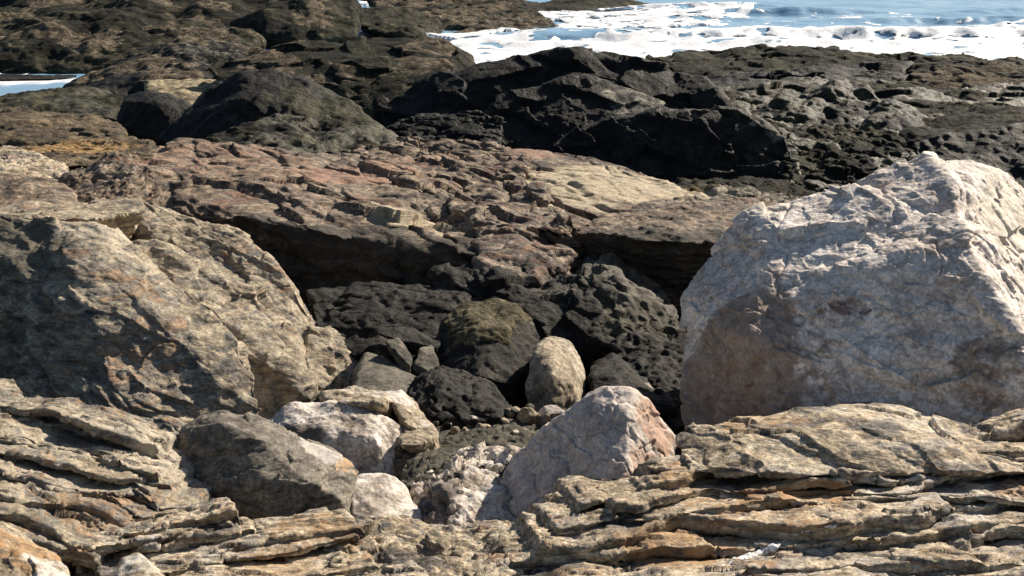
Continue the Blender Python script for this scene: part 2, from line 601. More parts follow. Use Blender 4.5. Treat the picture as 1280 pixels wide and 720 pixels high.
# ------------------------------------------------------------------ camera, light
cd = bpy.data.cameras.new('camera')
cd.sensor_width = 36
cd.lens = 36 * FPX / 1280
cd.clip_start, cd.clip_end = .1, 6000
co = bpy.data.objects.new('camera', cd)
co.location = CAM
co.rotation_euler = (rad(90) - PITCH, 0, 0)
C.objects.link(co)
bpy.context.scene.camera = co

SUN_AZ, SUN_EL = 46, 34            # degrees right of the view direction, above the horizon
w = bpy.data.worlds.new('World')
bpy.context.scene.world = w
w.use_nodes = True
sky = w.node_tree.nodes.new('ShaderNodeTexSky')
sky.sky_type = 'NISHITA'
sky.sun_disc = False
sky.sun_elevation = rad(SUN_EL)
sky.sun_rotation = rad(SUN_AZ)
w.node_tree.links.new(sky.outputs[0], w.node_tree.nodes['Background'].inputs[0])
w.node_tree.nodes['Background'].inputs[1].default_value = .05
ld = bpy.data.lights.new('sun', 'SUN')
ld.energy = 5
ld.angle = rad(.53)
ld.color = (1, .89, .75)
lo = bpy.data.objects.new('sun', ld)
sd = Vector((math.sin(rad(SUN_AZ)) * math.cos(rad(SUN_EL)), math.cos(rad(SUN_AZ)) * math.cos(rad(SUN_EL)), math.sin(rad(SUN_EL))))
lo.rotation_euler = sd.to_track_quat('Z', 'Y').to_euler()
lo.location = (10, -5, 30)
C.objects.link(lo)
vs = bpy.context.scene.view_settings
vs.view_transform = 'Standard'
vs.look = 'None'
vs.exposure = .68
vs.gamma = 1
vs.use_curve_mapping = False

# ------------------------------------------------------------------ ground
def ground_z(x, y):
    z = np.interp(y, [-30, 0, 3, 4.4, 5.5, 7, 8.5, 13, 16, 20, 30, 36, 44, 60, 100],
                  [1.6, 1.3, 1.2, 1.12, 1.02, .72, .6, .65, .45, .25, .1, -.25, -.9, -1.6, -3])
    pool = sstep(-6.5, -8.5, x) * sstep(24, 28, y)
    return z - pool * .7


def axis(parts):
    return np.unique(np.concatenate([np.arange(a, b, s) for a, b, s in parts]))


gx = axis([(-60, -14, .8), (-14, -3, .14), (-3, 4, .03), (4, 16, .14), (16, 80, .8)])
gy = axis([(-30, 2, .8), (2, 8.5, .03), (8.5, 40, .12), (40, 101, 1.)])
X, Y = np.meshgrid(gx, gy, indexing='ij')
V = np.stack([X.ravel(), Y.ravel(), ground_z(X.ravel(), Y.ravel())], 1)
sc_ = np.clip(V[:, 1] / 9, .35, 2.2)
V[:, 2] += fbm(V / 1.3, 4, 3) * .1 * sc_ + ridged(V / .35, 3, 5) * .02 * sc_
n1, n2 = len(gx), len(gy)
a = (np.arange(n1 - 1)[:, None] * n2 + np.arange(n2 - 1)[None]).ravel()
F = np.stack([a, a + n2, a + n2 + 1, a + 1], 1)
tag(mesh_from('ground', V, F, M['wet'], loc=np.zeros(3)), kind='structure')

# ------------------------------------------------------------------ sea and foam
def inpoly(x, y, poly):
    c = np.zeros(len(x), bool)
    n = len(poly)
    for i in range(n):
        (x1, y1), (x2, y2) = poly[i], poly[(i + 1) % n]
        h = ((y1 > y) != (y2 > y)) & (x < (x2 - x1) * (y - y1) / (y2 - y1 + 1e-9) + x1)
        c ^= h
    return c


def shore(*pts):
    return [tuple(PZ(px, py, 0.)[:2]) for px, py in pts]


def waves(x, y):
    p = np.stack([x / 5.5, y / 3.2, 0 * x], 1)
    z = fbm(p, 5, 71, .5) * .17
    for px, py, wx, wy, h in ((980, 19, 4.5, .8, .45), (1190, 30, 6, .8, .4), (700, 50, 3., 1.1, .25), (790, 47, 1.6, 1, .2),
                              (960, 58, 6, .8, .22), (1120, 50, 9, .7, .42), (820, 53, 6, .7, .34), (1290, 46, 7, .7, .4), (640, 60, 4, .8, .25), (900, 14, 6, .9, .35), (870, 26, 3, 1., .3), (1270, 18, 5, 1., .3)):
        cx, cy = PZ(px, py, 0)[:2]
        xx = x - cx
        yy = y - cy - .1 * xx + .5 * fbm(np.stack([x / 2, 0 * x + px, 0 * x], 1), 3, 5)
        z = z + h * np.exp(-(xx / wx) ** 2) * np.where(yy < 0, np.exp(-(yy / (wy * .7)) ** 2), np.exp(-(yy / (wy * 1.8)) ** 2))
    return z


sx = axis([(-900, -40, 30), (-40, -18, 1.), (-18, 45, .16), (45, 80, 1.), (80, 901, 30)])
sy = axis([(26, 42, .4), (42, 100, .16), (100, 160, .8), (160, 400, 8), (400, 3000, 100)])
X, Y = np.meshgrid(sx, sy, indexing='ij')
X, Y = X.ravel(), Y.ravel()
near = sstep(150, 110, Y)
WZ = waves(X, Y) * near * np.where(Y < 40, .25, 1)
n1, n2 = len(sx), len(sy)
a = (np.arange(n1 - 1)[:, None] * n2 + np.arange(n2 - 1)[None]).ravel()
SF = np.stack([a, a + n2, a + n2 + 1, a + 1], 1)

wm = bpy.data.materials.new('sea_water')
wm.use_nodes = True
nt = wm.node_tree
b = nt.nodes['Principled BSDF']
b.inputs['Base Color'].default_value = (.25, .43, .6, 1)  # bluer and lighter base stands in for reflected sky
b.inputs['Roughness'].default_value = .25
b.inputs['IOR'].default_value = 1.33
tc = nt.nodes.new('ShaderNodeTexCoord')
mp = nt.nodes.new('ShaderNodeMapping')
mp.inputs['Scale'].default_value = (.55, 1.5, 1)
no = nt.nodes.new('ShaderNodeTexNoise')
no.inputs['Scale'].default_value = 1.1
no.inputs['Detail'].default_value = 7
bu = nt.nodes.new('ShaderNodeBump')
bu.inputs['Strength'].default_value = .55
bu.inputs['Distance'].default_value = .22
nt.links.new(tc.outputs['Object'], mp.inputs[0])
nt.links.new(mp.outputs[0], no.inputs['Vector'])
nt.links.new(no.outputs[0], bu.inputs['Height'])
nt.links.new(bu.outputs[0], b.inputs['Normal'])
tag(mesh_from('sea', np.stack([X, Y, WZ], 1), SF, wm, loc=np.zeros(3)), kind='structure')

pn = np.stack([X / 1.6, Y / 1.0, 0 * X], 1)
wob = fbm(pn * .5, 4, 81) * 1.2
wob2 = fbm(pn * .5, 4, 91) * 2.2
fx, fy = X + wob, Y + wob2
full = np.zeros(len(X))
for poly, amt in ((shore((540, 48), (600, 43), (640, 55), (700, 58), (760, 52), (830, 44), (940, 34), (1030, 37), (1120, 42), (1300, 36), (1310, 95), (560, 95)), 1.),
                  (shore((655, 17), (740, 17), (830, 9), (900, 5), (960, 13), (930, 24), (880, 31), (830, 38), (780, 33), (700, 34)), .9),
                  (shore((560, 46), (680, 22), (900, 4), (1060, 14), (1300, 30), (1310, 60), (560, 60)), .42),
                  (shore((435, 43), (482, 43), (482, 49), (435, 49)), 1), (shore((455, 3), (505, 3), (505, 8), (455, 8)), 1),
                  (shore((470, 20), (525, 20), (525, 26), (470, 26)), .9),
                  (shore((-30, 101), (110, 98), (112, 101), (30, 105), (-30, 107)), 1.2), (shore((20, 89), (160, 88), (155, 91), (30, 92)), 1.2), (shore((-30, 92), (70, 92), (60, 94), (-30, 94.5)), 1.0)):
    full = np.maximum(full, inpoly(fx if amt == 1 or amt == .9 else X, fy if amt == 1 or amt == .9 else Y, poly) * amt)
fo = fbm(pn * 1.3, 5, 95, .6)
mask = sstep(.1, .5, full - .42 + fo * .7 + .06)
crest = sstep(.2, .42, WZ) * sstep(-.1, .4, fo) * .0
mask = np.maximum(mask, crest)
q = np.stack([X / .55, Y / .5, 0 * X], 1)
lumps = np.where(Y < 50, .12, 1) * sstep(.45, .9, full) * ((.5 + .5 * fbm(q, 4, 99, .6)) * .05 + .2 * np.clip(fbm(q * .3, 3, 98), 0, 1))
FZ = WZ + np.where(mask > .02, -.02 + mask * (.04 + lumps), -.3)
keep = (mask[SF] > .03).any(1)
idx = np.unique(SF[keep])
re_ = np.full(len(X), -1)
re_[idx] = np.arange(len(idx))
fm = bpy.data.materials.new('white_foam')
fm.use_nodes = True
nt = fm.node_tree
b = nt.nodes['Principled BSDF']
b.inputs['Roughness'].default_value = .6
tc = nt.nodes.new('ShaderNodeTexCoord')
no = nt.nodes.new('ShaderNodeTexNoise')
no.inputs['Scale'].default_value = 2.6
no.inputs['Detail'].default_value = 8
no.inputs['Roughness'].default_value = .7
cr = nt.nodes.new('ShaderNodeValToRGB')
cr.color_ramp.elements[0].position = .36
cr.color_ramp.elements[0].color = (.8, .84, .87, 1)
cr.color_ramp.elements[1].position = .5
cr.color_ramp.elements[1].color = (.88, .9, .92, 1)
bu = nt.nodes.new('ShaderNodeBump')
bu.inputs['Strength'].default_value = .5
bu.inputs['Distance'].default_value = .12
nt.links.new(tc.outputs['Object'], no.inputs['Vector'])
nt.links.new(no.outputs[0], cr.inputs[0])
at = nt.nodes.new('ShaderNodeAttribute')
at.attribute_name = 'paint'
mx = nt.nodes.new('ShaderNodeMix')
mx.data_type = 'RGBA'
mx.inputs[6].default_value = (.3, .47, .6, 1)
nt.links.new(at.outputs['Fac'], mx.inputs['Factor'])
nt.links.new(cr.outputs[0], mx.inputs[7])
nt.links.new(mx.outputs[2], b.inputs['Base Color'])
n2 = nt.nodes.new('ShaderNodeTexNoise')
n2.inputs['Scale'].default_value = 1.9
n2.inputs['Detail'].default_value = 9
n2.inputs['Roughness'].default_value = .75
n2.inputs['Distortion'].default_value = .8
nt.links.new(tc.outputs['Object'], n2.inputs['Vector'])
ad = nt.nodes.new('ShaderNodeMath')
ad.operation = 'MULTIPLY_ADD'
ad.inputs[1].default_value = .62
nt.links.new(at.outputs['Fac'], ad.inputs[0])
nt.links.new(n2.outputs[0], ad.inputs[2])
al = nt.nodes.new('ShaderNodeMapRange')
al.interpolation_type = 'SMOOTHSTEP'
al.inputs['From Min'].default_value = .8
al.inputs['From Max'].default_value = 1.04
nt.links.new(ad.outputs[0], al.inputs['Value'])
nt.links.new(al.outputs[0], b.inputs['Alpha'])
nt.links.new(no.outputs[0], bu.inputs['Height'])
nt.links.new(bu.outputs[0], b.inputs['Normal'])
tag(mesh_from('sea_foam', np.stack([X, Y, FZ], 1)[idx], re_[SF[keep]], fm, np.repeat(sstep(.05, .95, mask)[idx][:, None], 3, 1), loc=np.zeros(3)),
    'white broken surf and foam washing over the rocks', 'foam', kind='stuff')

# ------------------------------------------------------------------ far rocks in and beside the water
far = dict(lump=(2.5, .3), grain=(.4, .11), pits=.06)
rock('tidal_shelf', 'flat speckled wave-cut shelf ringed by white foam at the top of the picture', [
    [(445, -8, 78), (640, -8, 80), (665, 14, 72), (692, 28, 64), (685, 36, 61), (640, 43, 57), (560, 47, 55.5), (540, 44, 55), (545, 20, 66)]],
    'olive', back=4, down=.8, vox=.1, lump=(2, .25), grain=(.6, .2), pits=.2, rid=.12, paint=[(600, 25, 62, 9, 1, .35), (600, 10, 72, 6, 0, .25)])
rock('tidal_shelf', 'ragged dark shelf edge between two slivers of foam right of the big left rocks', [
    [(442, 12, 60), (500, 10, 62), (548, 20, 60), (548, 40, 56), (520, 42, 52), (470, 38, 52), (445, 32, 53)]],
    'olive', back=3, down=.8, vox=.09, lump=(1.6, .25), grain=(.5, .16), pits=.1, rid=.1)
rock('low_reef', 'long low dark reef pointing right into the blue water', [
    [(640, 3, 84), (700, -3, 88), (760, -2, 88), (832, 10, 84), (826, 14, 80), (760, 19, 76), (690, 21, 76), (648, 18, 77)]],
    'olive', back=4, down=.8, vox=.12, **{**far, 'lump': (3, .3)})
rock('low_reef', 'small dark sliver of reef wrapped in white foam', [
    [(678, 30, 68), (700, 25, 69), (735, 29, 69), (745, 33, 66), (700, 36, 64), (680, 35, 64)]],
    'olive', back=2, down=.6, vox=.09, **{**far, 'lump': (2, .15)})
rock('sea_rock', 'rounded mottled rock with a dark base at the top edge beside the foam', [
    [(330, -10, 51), (440, -10, 51), (450, 10, 50), (447, 44, 47), (380, 52, 46), (330, 40, 46), (345, 15, 48)]],
    'olive', steep=.75, back=3, down=.8, vox=.055, lump=(2, .35), grain=(.5, .03), pits=.0, rid=.015)
rock('sea_rock', 'broad black-fronted rock along the top left edge', [
    [(-60, -8, 56), (30, -9, 56), (120, -10, 56), (340, -10, 53), (345, 15, 50), (340, 48, 46), (290, 42, 47), (225, 34, 49), (150, 25, 51), (50, 18, 53), (-60, 24, 53), (250, 5, 50)]],
    'olive', steep=.75, back=3, down=1, vox=.06, lump=(2.4, .35), grain=(.5, .03), pits=.0)
rock('sea_rock', 'long brownish rock with a sunlit back and black foot above the left tide pool', [
    [(-60, 22, 44), (0, 18, 44), (50, 10, 44), (110, 21, 43.5), (170, 16, 43), (230, 28, 42), (300, 40, 41), (335, 52, 40), (330, 75, 37),
     (260, 80, 36.5), (130, 88, 36.5), (0, 88, 37), (-60, 88, 37), (60, 48, 39), (200, 52, 39)]],
    'olive', steep=.75, back=4, down=.7, vox=.045, lump=(1.5, .28), grain=(.42, .03), pits=.0, rid=.015, paint=[(120, 30, 41, 3, 0, .25), (250, 45, 40, 2.5, 1, .3)])
rock('sea_rock', 'knobbly low rock between the tide pool and the long brown rock', [
    [(60, 118, 31), (80, 104, 31.5), (112, 94, 32), (150, 78, 33), (205, 60, 34), (245, 56, 34), (310, 58, 34), (330, 70, 33), (290, 88, 31), (190, 110, 29), (120, 124, 28.5)]],
    'black', steep=0.7, back=3, down=.6, vox=.04, lump=(1.2, .22), grain=(.35, .03), pits=.0, rid=.015, paint=[(250, 62, 33.5, 1.6, 1, .4)])
rock('pool_rock', 'straw-yellow flat rock in the gap between two black humps', [
    [(180, 101, 28), (230, 99, 28.5), (272, 101, 28.5), (268, 110, 27), (240, 130, 24), (200, 130, 24), (180, 115, 26)]],
    'brown', back=2, down=.5, vox=.035, lump=(1, .08), grain=(.3, .08), pits=.05, paint=[(225, 110, 27, 3, 1, .6)])
rock('pool_ledge', 'thin black rib of rock awash in the left tide pool, between two white ripples', [
    [(-60, 94, 37.6), (0, 93, 37.8), (50, 93.5, 37.8), (100, 94.5, 37.2), (70, 99, 36.1), (0, 100.5, 35.8), (-60, 101, 35.7)]],
    'black', back=.6, down=.05, vox=.04, lump=(.9, .04), grain=(.3, .04))
rock('pool_ledge', 'small black rock just breaking the water at the left edge, behind the thin rib', [
    [(-60, 88, 39.2), (-20, 87, 39.4), (18, 88, 39.3), (30, 90, 39), (0, 91, 38.8), (-60, 91, 38.8)]],
    'black', back=.5, down=.05, vox=.04, lump=(.9, .04), grain=(.3, .04))
rock('low_slab', 'flat grey-green weedy slab at the edge of the left tide pool', [
    [(-60, 130, 26), (0, 124, 26.5), (50, 113, 28), (110, 108, 28.5), (155, 116, 27), (160, 150, 22), (60, 150, 22), (-60, 150, 22)]],
    'olive', back=2, down=.5, vox=.035, lump=(1.2, .12), grain=(.35, .08), rid=.05)
rock('low_slab', 'orange-brown slab with a black shadowed foot at the left edge', [
    [(-60, 138, 20), (0, 136, 20), (60, 140, 20), (145, 152, 19.5), (152, 165, 18.5), (150, 178, 17.5), (0, 182, 17.5), (-60, 182, 17.5), (60, 152, 18.3), (0, 150, 18.4)]],
    'brown', back=2, down=.5, vox=.025, lump=(.8, .08), grain=(.2, .04), bed=(.1, 0, 1), thick=.15, samp=.05, block=1, paint=[(60, 142, 19.5, 2.2, 0, .2)])
rock('hump_rock', 'small black hump left of the big rounded dark rock', [
    [(143, 150, 19.5), (155, 125, 20), (185, 112, 20.3), (215, 118, 20), (250, 135, 19.5), (240, 165, 18.5), (190, 172, 18.3), (150, 165, 18.8), (200, 135, 19)]],
    'black', steep=0.5, back=1, down=.4, vox=.022, lump=(.6, .08), grain=(.18, .03), pits=.0)
rock('hump_rock', 'large smooth dark rounded rock with a greenish back left of centre', [
    [(195, 172, 17.5), (230, 134, 18.3), (258, 106, 18.8), (298, 89, 19), (340, 89, 19.2), (392, 101, 19), (432, 121, 18.7), (458, 147, 18.2), (484, 166, 17.6),
     (470, 188, 16.6), (300, 188, 16.4), (220, 188, 16.8), (300, 125, 17.6), (360, 130, 17.7)]],
    'black', steep=0.5, back=1.5, down=.4, vox=.02, sm=10, lump=(.9, .1), grain=(.2, .03), rid=.015, paint=[(430, 140, 18.4, 1., 2, .7)])
rock('low_slab', 'weedy dark ledge lying in front of the large rounded rock', [
    [(225, 182, 15.8), (290, 162, 16.2), (350, 148, 16.6), (430, 146, 16.9), (480, 160, 16.6), (506, 178, 16), (495, 190, 15), (300, 192, 14.8), (235, 190, 15)]],
    'olive', back=1, down=.4, vox=.02, lump=(.6, .07), grain=(.16, .05), pits=.03, rid=.04)
rock('ridge_rock', 'long dark ridge with a mottled sunlit top behind the rounded rock', [
    [(255, 85, 26), (330, 62, 27), (400, 54, 27.5), (470, 46, 28), (560, 49, 28), (592, 72, 26.5), (600, 130, 23), (500, 150, 22), (380, 140, 22.5), (280, 105, 24.5),
     (480, 75, 25), (560, 78, 25)]],
    'olive', steep=0.6, back=2, down=.6, vox=.028, lump=(1.80, 0.096), chip=[(0.84, 0.072)], grain=(.3, .03), pits=.0, rid=.008)
rock('ridge_rock', 'big black wet ridge standing in front of the surf', [
    [(470, 130, 21.5), (520, 100, 22.5), (570, 85, 23), (610, 78, 23), (660, 72, 23), (720, 64, 23), (762, 74, 23), (830, 84, 22.8), (882, 100, 22.3), (905, 128, 21.4),
     (900, 200, 19.5), (700, 215, 18.5), (560, 200, 18.8), (480, 180, 19.5), (640, 120, 20.8), (740, 95, 21.8), (540, 130, 20.8)]],
    'black', steep=0.35, back=2, down=.4, vox=.025, lump=(2.10, 0.132), chip=[(0.98, 0.099)], grain=(.25, .03), rid=.008)
rock('ridge_rock', 'black sloping slab leaning against the big black ridge', [
    [(575, 165, 18.4), (620, 122, 19.4), (680, 110, 19.8), (732, 93, 20.2), (765, 100, 20.2), (805, 115, 19.8), (836, 130, 19.3), (800, 170, 17.6), (650, 190, 17),
     (600, 185, 17.4), (700, 135, 18.9)]],
    'black', steep=0.4, back=1, down=.4, vox=.02, lump=(1.35, 0.060), chip=[(0.63, 0.045)], grain=(.2, .03), rid=.008, paint=[(800, 118, 19.8, .7, 1, .5)])
rock('ridge_rock', 'low black block with a thin lit ledge left of the sloping slab', [
    [(480, 160, 18.6), (520, 142, 19), (595, 140, 19), (630, 150, 18.6), (620, 205, 16.5), (500, 200, 16.8), (500, 180, 17.2)]],
    'black', steep=0.4, back=1, down=.4, vox=.02, lump=(0.90, 0.042), chip=[(0.42, 0.032)], grain=(.16, .03), rid=.008, bed=(.05, 0, 1), thick=.14, block=1., samp=.05)
rock('block_rock', 'massive black rock with ragged lit crest behind the tan outcrop', [
    [(690, 175, 15.4), (720, 158, 15.8), (762, 145, 16.2), (832, 136, 16.5), (882, 132, 16.6), (932, 140, 16.4), (962, 156, 16), (988, 178, 15.4), (1008, 232, 14),
     (960, 250, 13.6), (780, 240, 13.8), (700, 215, 14.4), (820, 165, 15.4), (920, 172, 15.3)]],
    'black', steep=0.3, back=1.4, down=.4, vox=.018, lump=(1.20, 0.084), chip=[(0.56, 0.063)], grain=(.16, .03), pits=.0, rid=.008, paint=[(1000, 205, 15.9, .2, 1, .8), (965, 158, 16.4, .25, 1, .5), (870, 133, 16.6, .2, 1, .4)])  # pale spots paint the sunlit crest and right rim

# right tidal flat
flat = dict(vox=.035, lump=(1.8, .2), grain=(.3, .03), chip=[(1.2, .09)], bed=(.06, -.1, 1), thick=.22, block=3., samp=.06, jt=.3, steep=.8)
rock('tidal_ledge', 'outermost dark tidal ledge directly against the white surf on the right', [
    [(800, 74, 38), (870, 68, 39), (960, 60, 40), (1060, 64, 40), (1150, 72, 39), (1260, 80, 38), (1330, 82, 38), (1330, 105, 33), (1050, 98, 33), (830, 100, 33)]],
    'olive', back=3, down=.6, **{**flat, 'vox': .045})
rock('tidal_ledge', 'long black step across the tidal flat right of centre', [
    [(850, 100, 31), (960, 92, 32.5), (1080, 82, 34), (1160, 86, 33.5), (1180, 96, 32), (1150, 102, 30.5), (1000, 112, 29.5), (880, 120, 28.5)]],
    'black', back=2.5, down=.5, **flat)
rock('tidal_ledge', 'mottled ledge with barnacle-pale crust at the right edge below the surf', [
    [(1140, 88, 33.5), (1200, 82, 34), (1330, 84, 34), (1330, 118, 28), (1200, 120, 28), (1130, 106, 30)]],
    'olive', back=2.5, down=.5, **flat, paint=[(1220, 105, 30, 3, 1, .25)])
rock('tidal_ledge', 'broad olive weed-covered ledge crossing the middle of the tidal flat', [
    [(840, 128, 26), (900, 112, 28), (1020, 104, 29), (1150, 108, 29), (1330, 112, 29), (1330, 150, 22.5), (1150, 150, 22), (960, 150, 22), (870, 150, 22.5)]],
    'olive', back=2, down=.5, **{**flat, 'vox': .03})
rock('weedy_mound', 'dark weed-hung mound in the middle of the tidal flat', [
    [(935, 150, 22), (965, 128, 23), (1000, 118, 23.6), (1045, 104, 24), (1085, 108, 24), (1110, 128, 23), (1122, 152, 21.6), (1080, 172, 20), (980, 172, 20), (1040, 130, 22.2)]],
    'black', steep=0.4, back=1, down=.5, vox=.025, lump=(.7, .16), grain=(.25, .03), pits=.0, rid=.015)
rock('weedy_mound', 'small black weedy hump right of the dark mound on the tidal flat', [
    [(1075, 160, 20.5), (1095, 135, 21.3), (1120, 128, 21.6), (1150, 140, 21.3), (1165, 162, 20.3), (1120, 175, 19.3)]],
    'black', steep=0.5, back=.8, down=.4, vox=.024, lump=(.6, .1), grain=(.22, .03), pits=.0, rid=.015)
rock('tidal_ledge', 'dark ledge with a thin pale rim right behind the big white boulder', [
    [(1120, 158, 20.5), (1180, 142, 21.5), (1250, 138, 22), (1340, 138, 22), (1340, 175, 18), (1230, 172, 18), (1130, 175, 18.5)]],
    'olive', steep=0.6, back=1.2, down=.4, vox=.025, lump=(.9, .14), grain=(.25, .03), pits=.0, rid=.015)
rock('tidal_ledge', 'black shadowed rock right behind the peak of the big white boulder', [
    [(1140, 182, 16.5), (1180, 168, 17), (1250, 160, 17.4), (1340, 158, 17.6), (1340, 250, 14), (1200, 250, 14), (1150, 215, 15), (1250, 180, 16.4)]],
    'black', steep=0.4, back=1, down=.4, vox=.02, lump=(.7, .1), grain=(.2, .03), pits=.0, rid=.015)
rock('weedy_ledge', 'grey-green weedy rocks sloping down between the black rock and the white boulder', [
    [(930, 150, 19.5), (980, 155, 19.5), (1060, 166, 19), (1120, 172, 18.5), (1160, 185, 17.5), (1180, 215, 15.5), (1130, 235, 14.2), (1040, 248, 13.4), (990, 245, 13.4),
     (985, 200, 15.5), (1060, 195, 16.4)]],
    'olive', steep=0.8, back=1, down=.4, vox=.02, lump=(.5, .14), grain=(.15, .03), bed=(.3, 0, .95), thick=.14, samp=.035, block=1.2, chip=[(.5, .05)], rid=.02)

# ------------------------------------------------------------------ middle outcrop
B1 = (.42, .16, .89)
mid = dict(down=.5, bed=B1, lump=(.9, .05), grain=(.09, .009), chip=[(1.1, .018), (.25, .004)], jt=0., sm=12)
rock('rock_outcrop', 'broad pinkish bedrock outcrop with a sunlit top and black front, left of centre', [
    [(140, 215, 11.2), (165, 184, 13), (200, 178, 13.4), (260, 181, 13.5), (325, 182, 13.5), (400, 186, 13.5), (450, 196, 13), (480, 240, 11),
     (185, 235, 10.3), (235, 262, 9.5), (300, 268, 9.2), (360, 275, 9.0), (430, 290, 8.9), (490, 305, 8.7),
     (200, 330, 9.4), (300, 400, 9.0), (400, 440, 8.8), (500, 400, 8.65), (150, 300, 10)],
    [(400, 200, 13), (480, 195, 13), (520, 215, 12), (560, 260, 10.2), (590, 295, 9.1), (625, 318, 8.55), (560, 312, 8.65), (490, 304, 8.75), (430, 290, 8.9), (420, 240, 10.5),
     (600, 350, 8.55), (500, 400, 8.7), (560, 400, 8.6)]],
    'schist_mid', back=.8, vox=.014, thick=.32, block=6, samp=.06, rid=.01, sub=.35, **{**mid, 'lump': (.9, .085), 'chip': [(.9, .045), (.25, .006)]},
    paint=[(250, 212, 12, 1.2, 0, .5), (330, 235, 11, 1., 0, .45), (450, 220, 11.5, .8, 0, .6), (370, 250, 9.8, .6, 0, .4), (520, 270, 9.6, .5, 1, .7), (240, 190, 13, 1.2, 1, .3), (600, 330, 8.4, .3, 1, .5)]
    + [(x, y, 8.9, .6, 2, 1.) for x, y in ((220, 320), (280, 330), (350, 350), (430, 350), (500, 370), (400, 400), (560, 370))])  # dark spots paint the black shade on the front face
rock('rock_outcrop', 'stepped pinkish-grey outcrop of broken ledges in the middle of the picture', [
    [(430, 188, 13.8), (500, 177, 14.2), (580, 178, 14.2), (640, 186, 13.9), (660, 205, 12.8), (655, 232, 11.2), (560, 250, 10.5), (500, 230, 11.3)],
    [(530, 225, 11.6), (600, 215, 12), (650, 228, 11.4), (690, 255, 10.2), (716, 276, 9.5), (700, 290, 9.1), (640, 290, 9.0), (580, 268, 9.8), (650, 310, 8.9), (590, 300, 9)],
    [(590, 290, 9.2), (660, 288, 9.3), (700, 272, 9.7), (718, 286, 9.4), (712, 305, 9.0), (716, 320, 8.8), (690, 345, 8.3), (640, 345, 8.2), (595, 325, 8.4)]],
    'schist_mid', back=.7, vox=.013, thick=.28, block=4., samp=.1, rid=.01, sub=.3, **{**mid, 'lump': (.7, .08), 'chip': [(.55, .055), (.2, .012)], 'sm': 8}, paint=[(500, 195, 13, .6, 0, .5), (560, 200, 13, .5, 1, .4), (650, 200, 13, .5, 0, .4)])
rock('rock_outcrop', 'pale straw-coloured bedrock ridge descending to the right in front of the black block', [
    [(630, 190, 13.8), (660, 184, 14), (720, 194, 13.6), (790, 214, 12.9), (850, 232, 12.3), (892, 250, 11.6), (885, 262, 11.0), (790, 252, 11.2), (740, 262, 10.7), (690, 252, 11),
     (640, 232, 11.7), (700, 285, 10.3), (780, 285, 10.5), (850, 275, 10.8)]],
    'schist_mid', back=.7, vox=.014, thick=.3, block=5, samp=.06, rid=.01, sub=.35, **mid, paint=[(740, 225, 12, 1.2, 1, .75), (850, 245, 11.6, .8, 1, .8), (660, 195, 13.6, .4, 0, .6)])
rock('low_slab', 'broken flat strips of bedrock right of the straw-coloured ridge', [
    [(810, 238, 13), (850, 224, 13.8), (920, 222, 14), (1000, 230, 13.6), (1050, 244, 12.8), (1030, 262, 11.8), (900, 266, 11.6), (830, 258, 12)]],
    'olive', back=.6, down=.4, bed=(.05, -.1, 1), vox=.015, lump=(.6, .06), grain=(.12, .04), thick=.09, block=.6, samp=.06, rid=.04, paint=[(960, 248, 12.4, .8, 1, .55), (900, 240, 12.8, .8, 0, .4)])
rock('overhang_slab', 'flat grey-brown slab with a black underside left of the big white boulder', [
    [(716, 290, 9.0), (736, 274, 9.5), (790, 257, 10.2), (850, 250, 10.6), (960, 248, 10.9), (985, 262, 10.4), (760, 291, 8.8), (800, 299, 8.65), (880, 302, 8.6), (960, 296, 8.8),
     (770, 306, 8.9), (880, 316, 8.8), (950, 310, 9)],
    [(722, 296, 9.05), (780, 310, 8.95), (900, 312, 8.95), (950, 300, 9.2), (930, 350, 8.8), (780, 345, 8.8), (735, 325, 8.9)]],
    'schist_mid', back=.6, down=.3, bed=(.1, -.1, 1), vox=.0115, lump=(.5, .04), grain=(.07, .015), thick=.08, samp=.03, block=.6, rid=.015,
    paint=[(800, 335, 8.8, .4, 2, .8), (900, 335, 8.8, .5, 2, .8), (745, 310, 8.9, .2, 2, .8)])  # shade beneath the slab painted dark
rock('broken_ledge', 'cracked grey ledge with lit blocky edge right of the round mossy boulder', [
    [(705, 345, 8.3), (735, 326, 8.7), (765, 322, 8.8), (800, 343, 8.6), (832, 365, 8.4), (848, 395, 8.0), (846, 430, 7.6), (780, 430, 7.5), (730, 400, 7.7), (770, 350, 8.15), (810, 375, 8)]],
    'dim', back=.5, down=.4, bed=(.4, -.2, .9), vox=.0095, lump=(.3, .06), grain=(.06, .01), thick=.11, block=.6, samp=.02, jt=0., rid=.0, chip=[(.3, .04), (.12, .006)],
    paint=[(770, 400, 7.7, .25, 2, .9), (830, 410, 7.8, .3, 2, .9), (740, 370, 8.1, .22, 2, .9), (820, 370, 8.3, .2, 2, .5), (790, 350, 8.4, .3, 2, .3)])  # dark patches, strongest along the bottom and left
rock('broken_ledge', 'dark ragged ledge along the foot of the stepped outcrop', [
    [(540, 345, 8.2), (590, 332, 8.4), (680, 334, 8.4), (725, 352, 8.1), (745, 380, 7.8), (760, 430, 7.5), (650, 440, 7.4), (560, 420, 7.6), (630, 350, 8.0), (710, 370, 7.9)]],
    'wet', back=.5, down=.4, bed=(.2, -.2, .95), vox=.0095, lump=(.3, .05), grain=(.06, .01), thick=.06, block=.25, samp=.016, jt=0., rid=.0, chip=[(.3, .035)], paint=[(690, 350, 8.1, .3, 1, .4)])
rock('shadowed_ledge', 'flat-topped black ledge below the front of the broad outcrop', [
    [(380, 362, 7.95), (440, 356, 8.1), (560, 357, 8.1), (590, 368, 7.9), (590, 440, 7.4), (500, 450, 7.2), (400, 440, 7.3), (400, 380, 7.75), (560, 380, 7.75)]],
    'wet', back=.5, down=.4, bed=(.05, -.1, 1), vox=.01, lump=(.35, .05), grain=(.06, .014), thick=.07, samp=.03, block=.4)
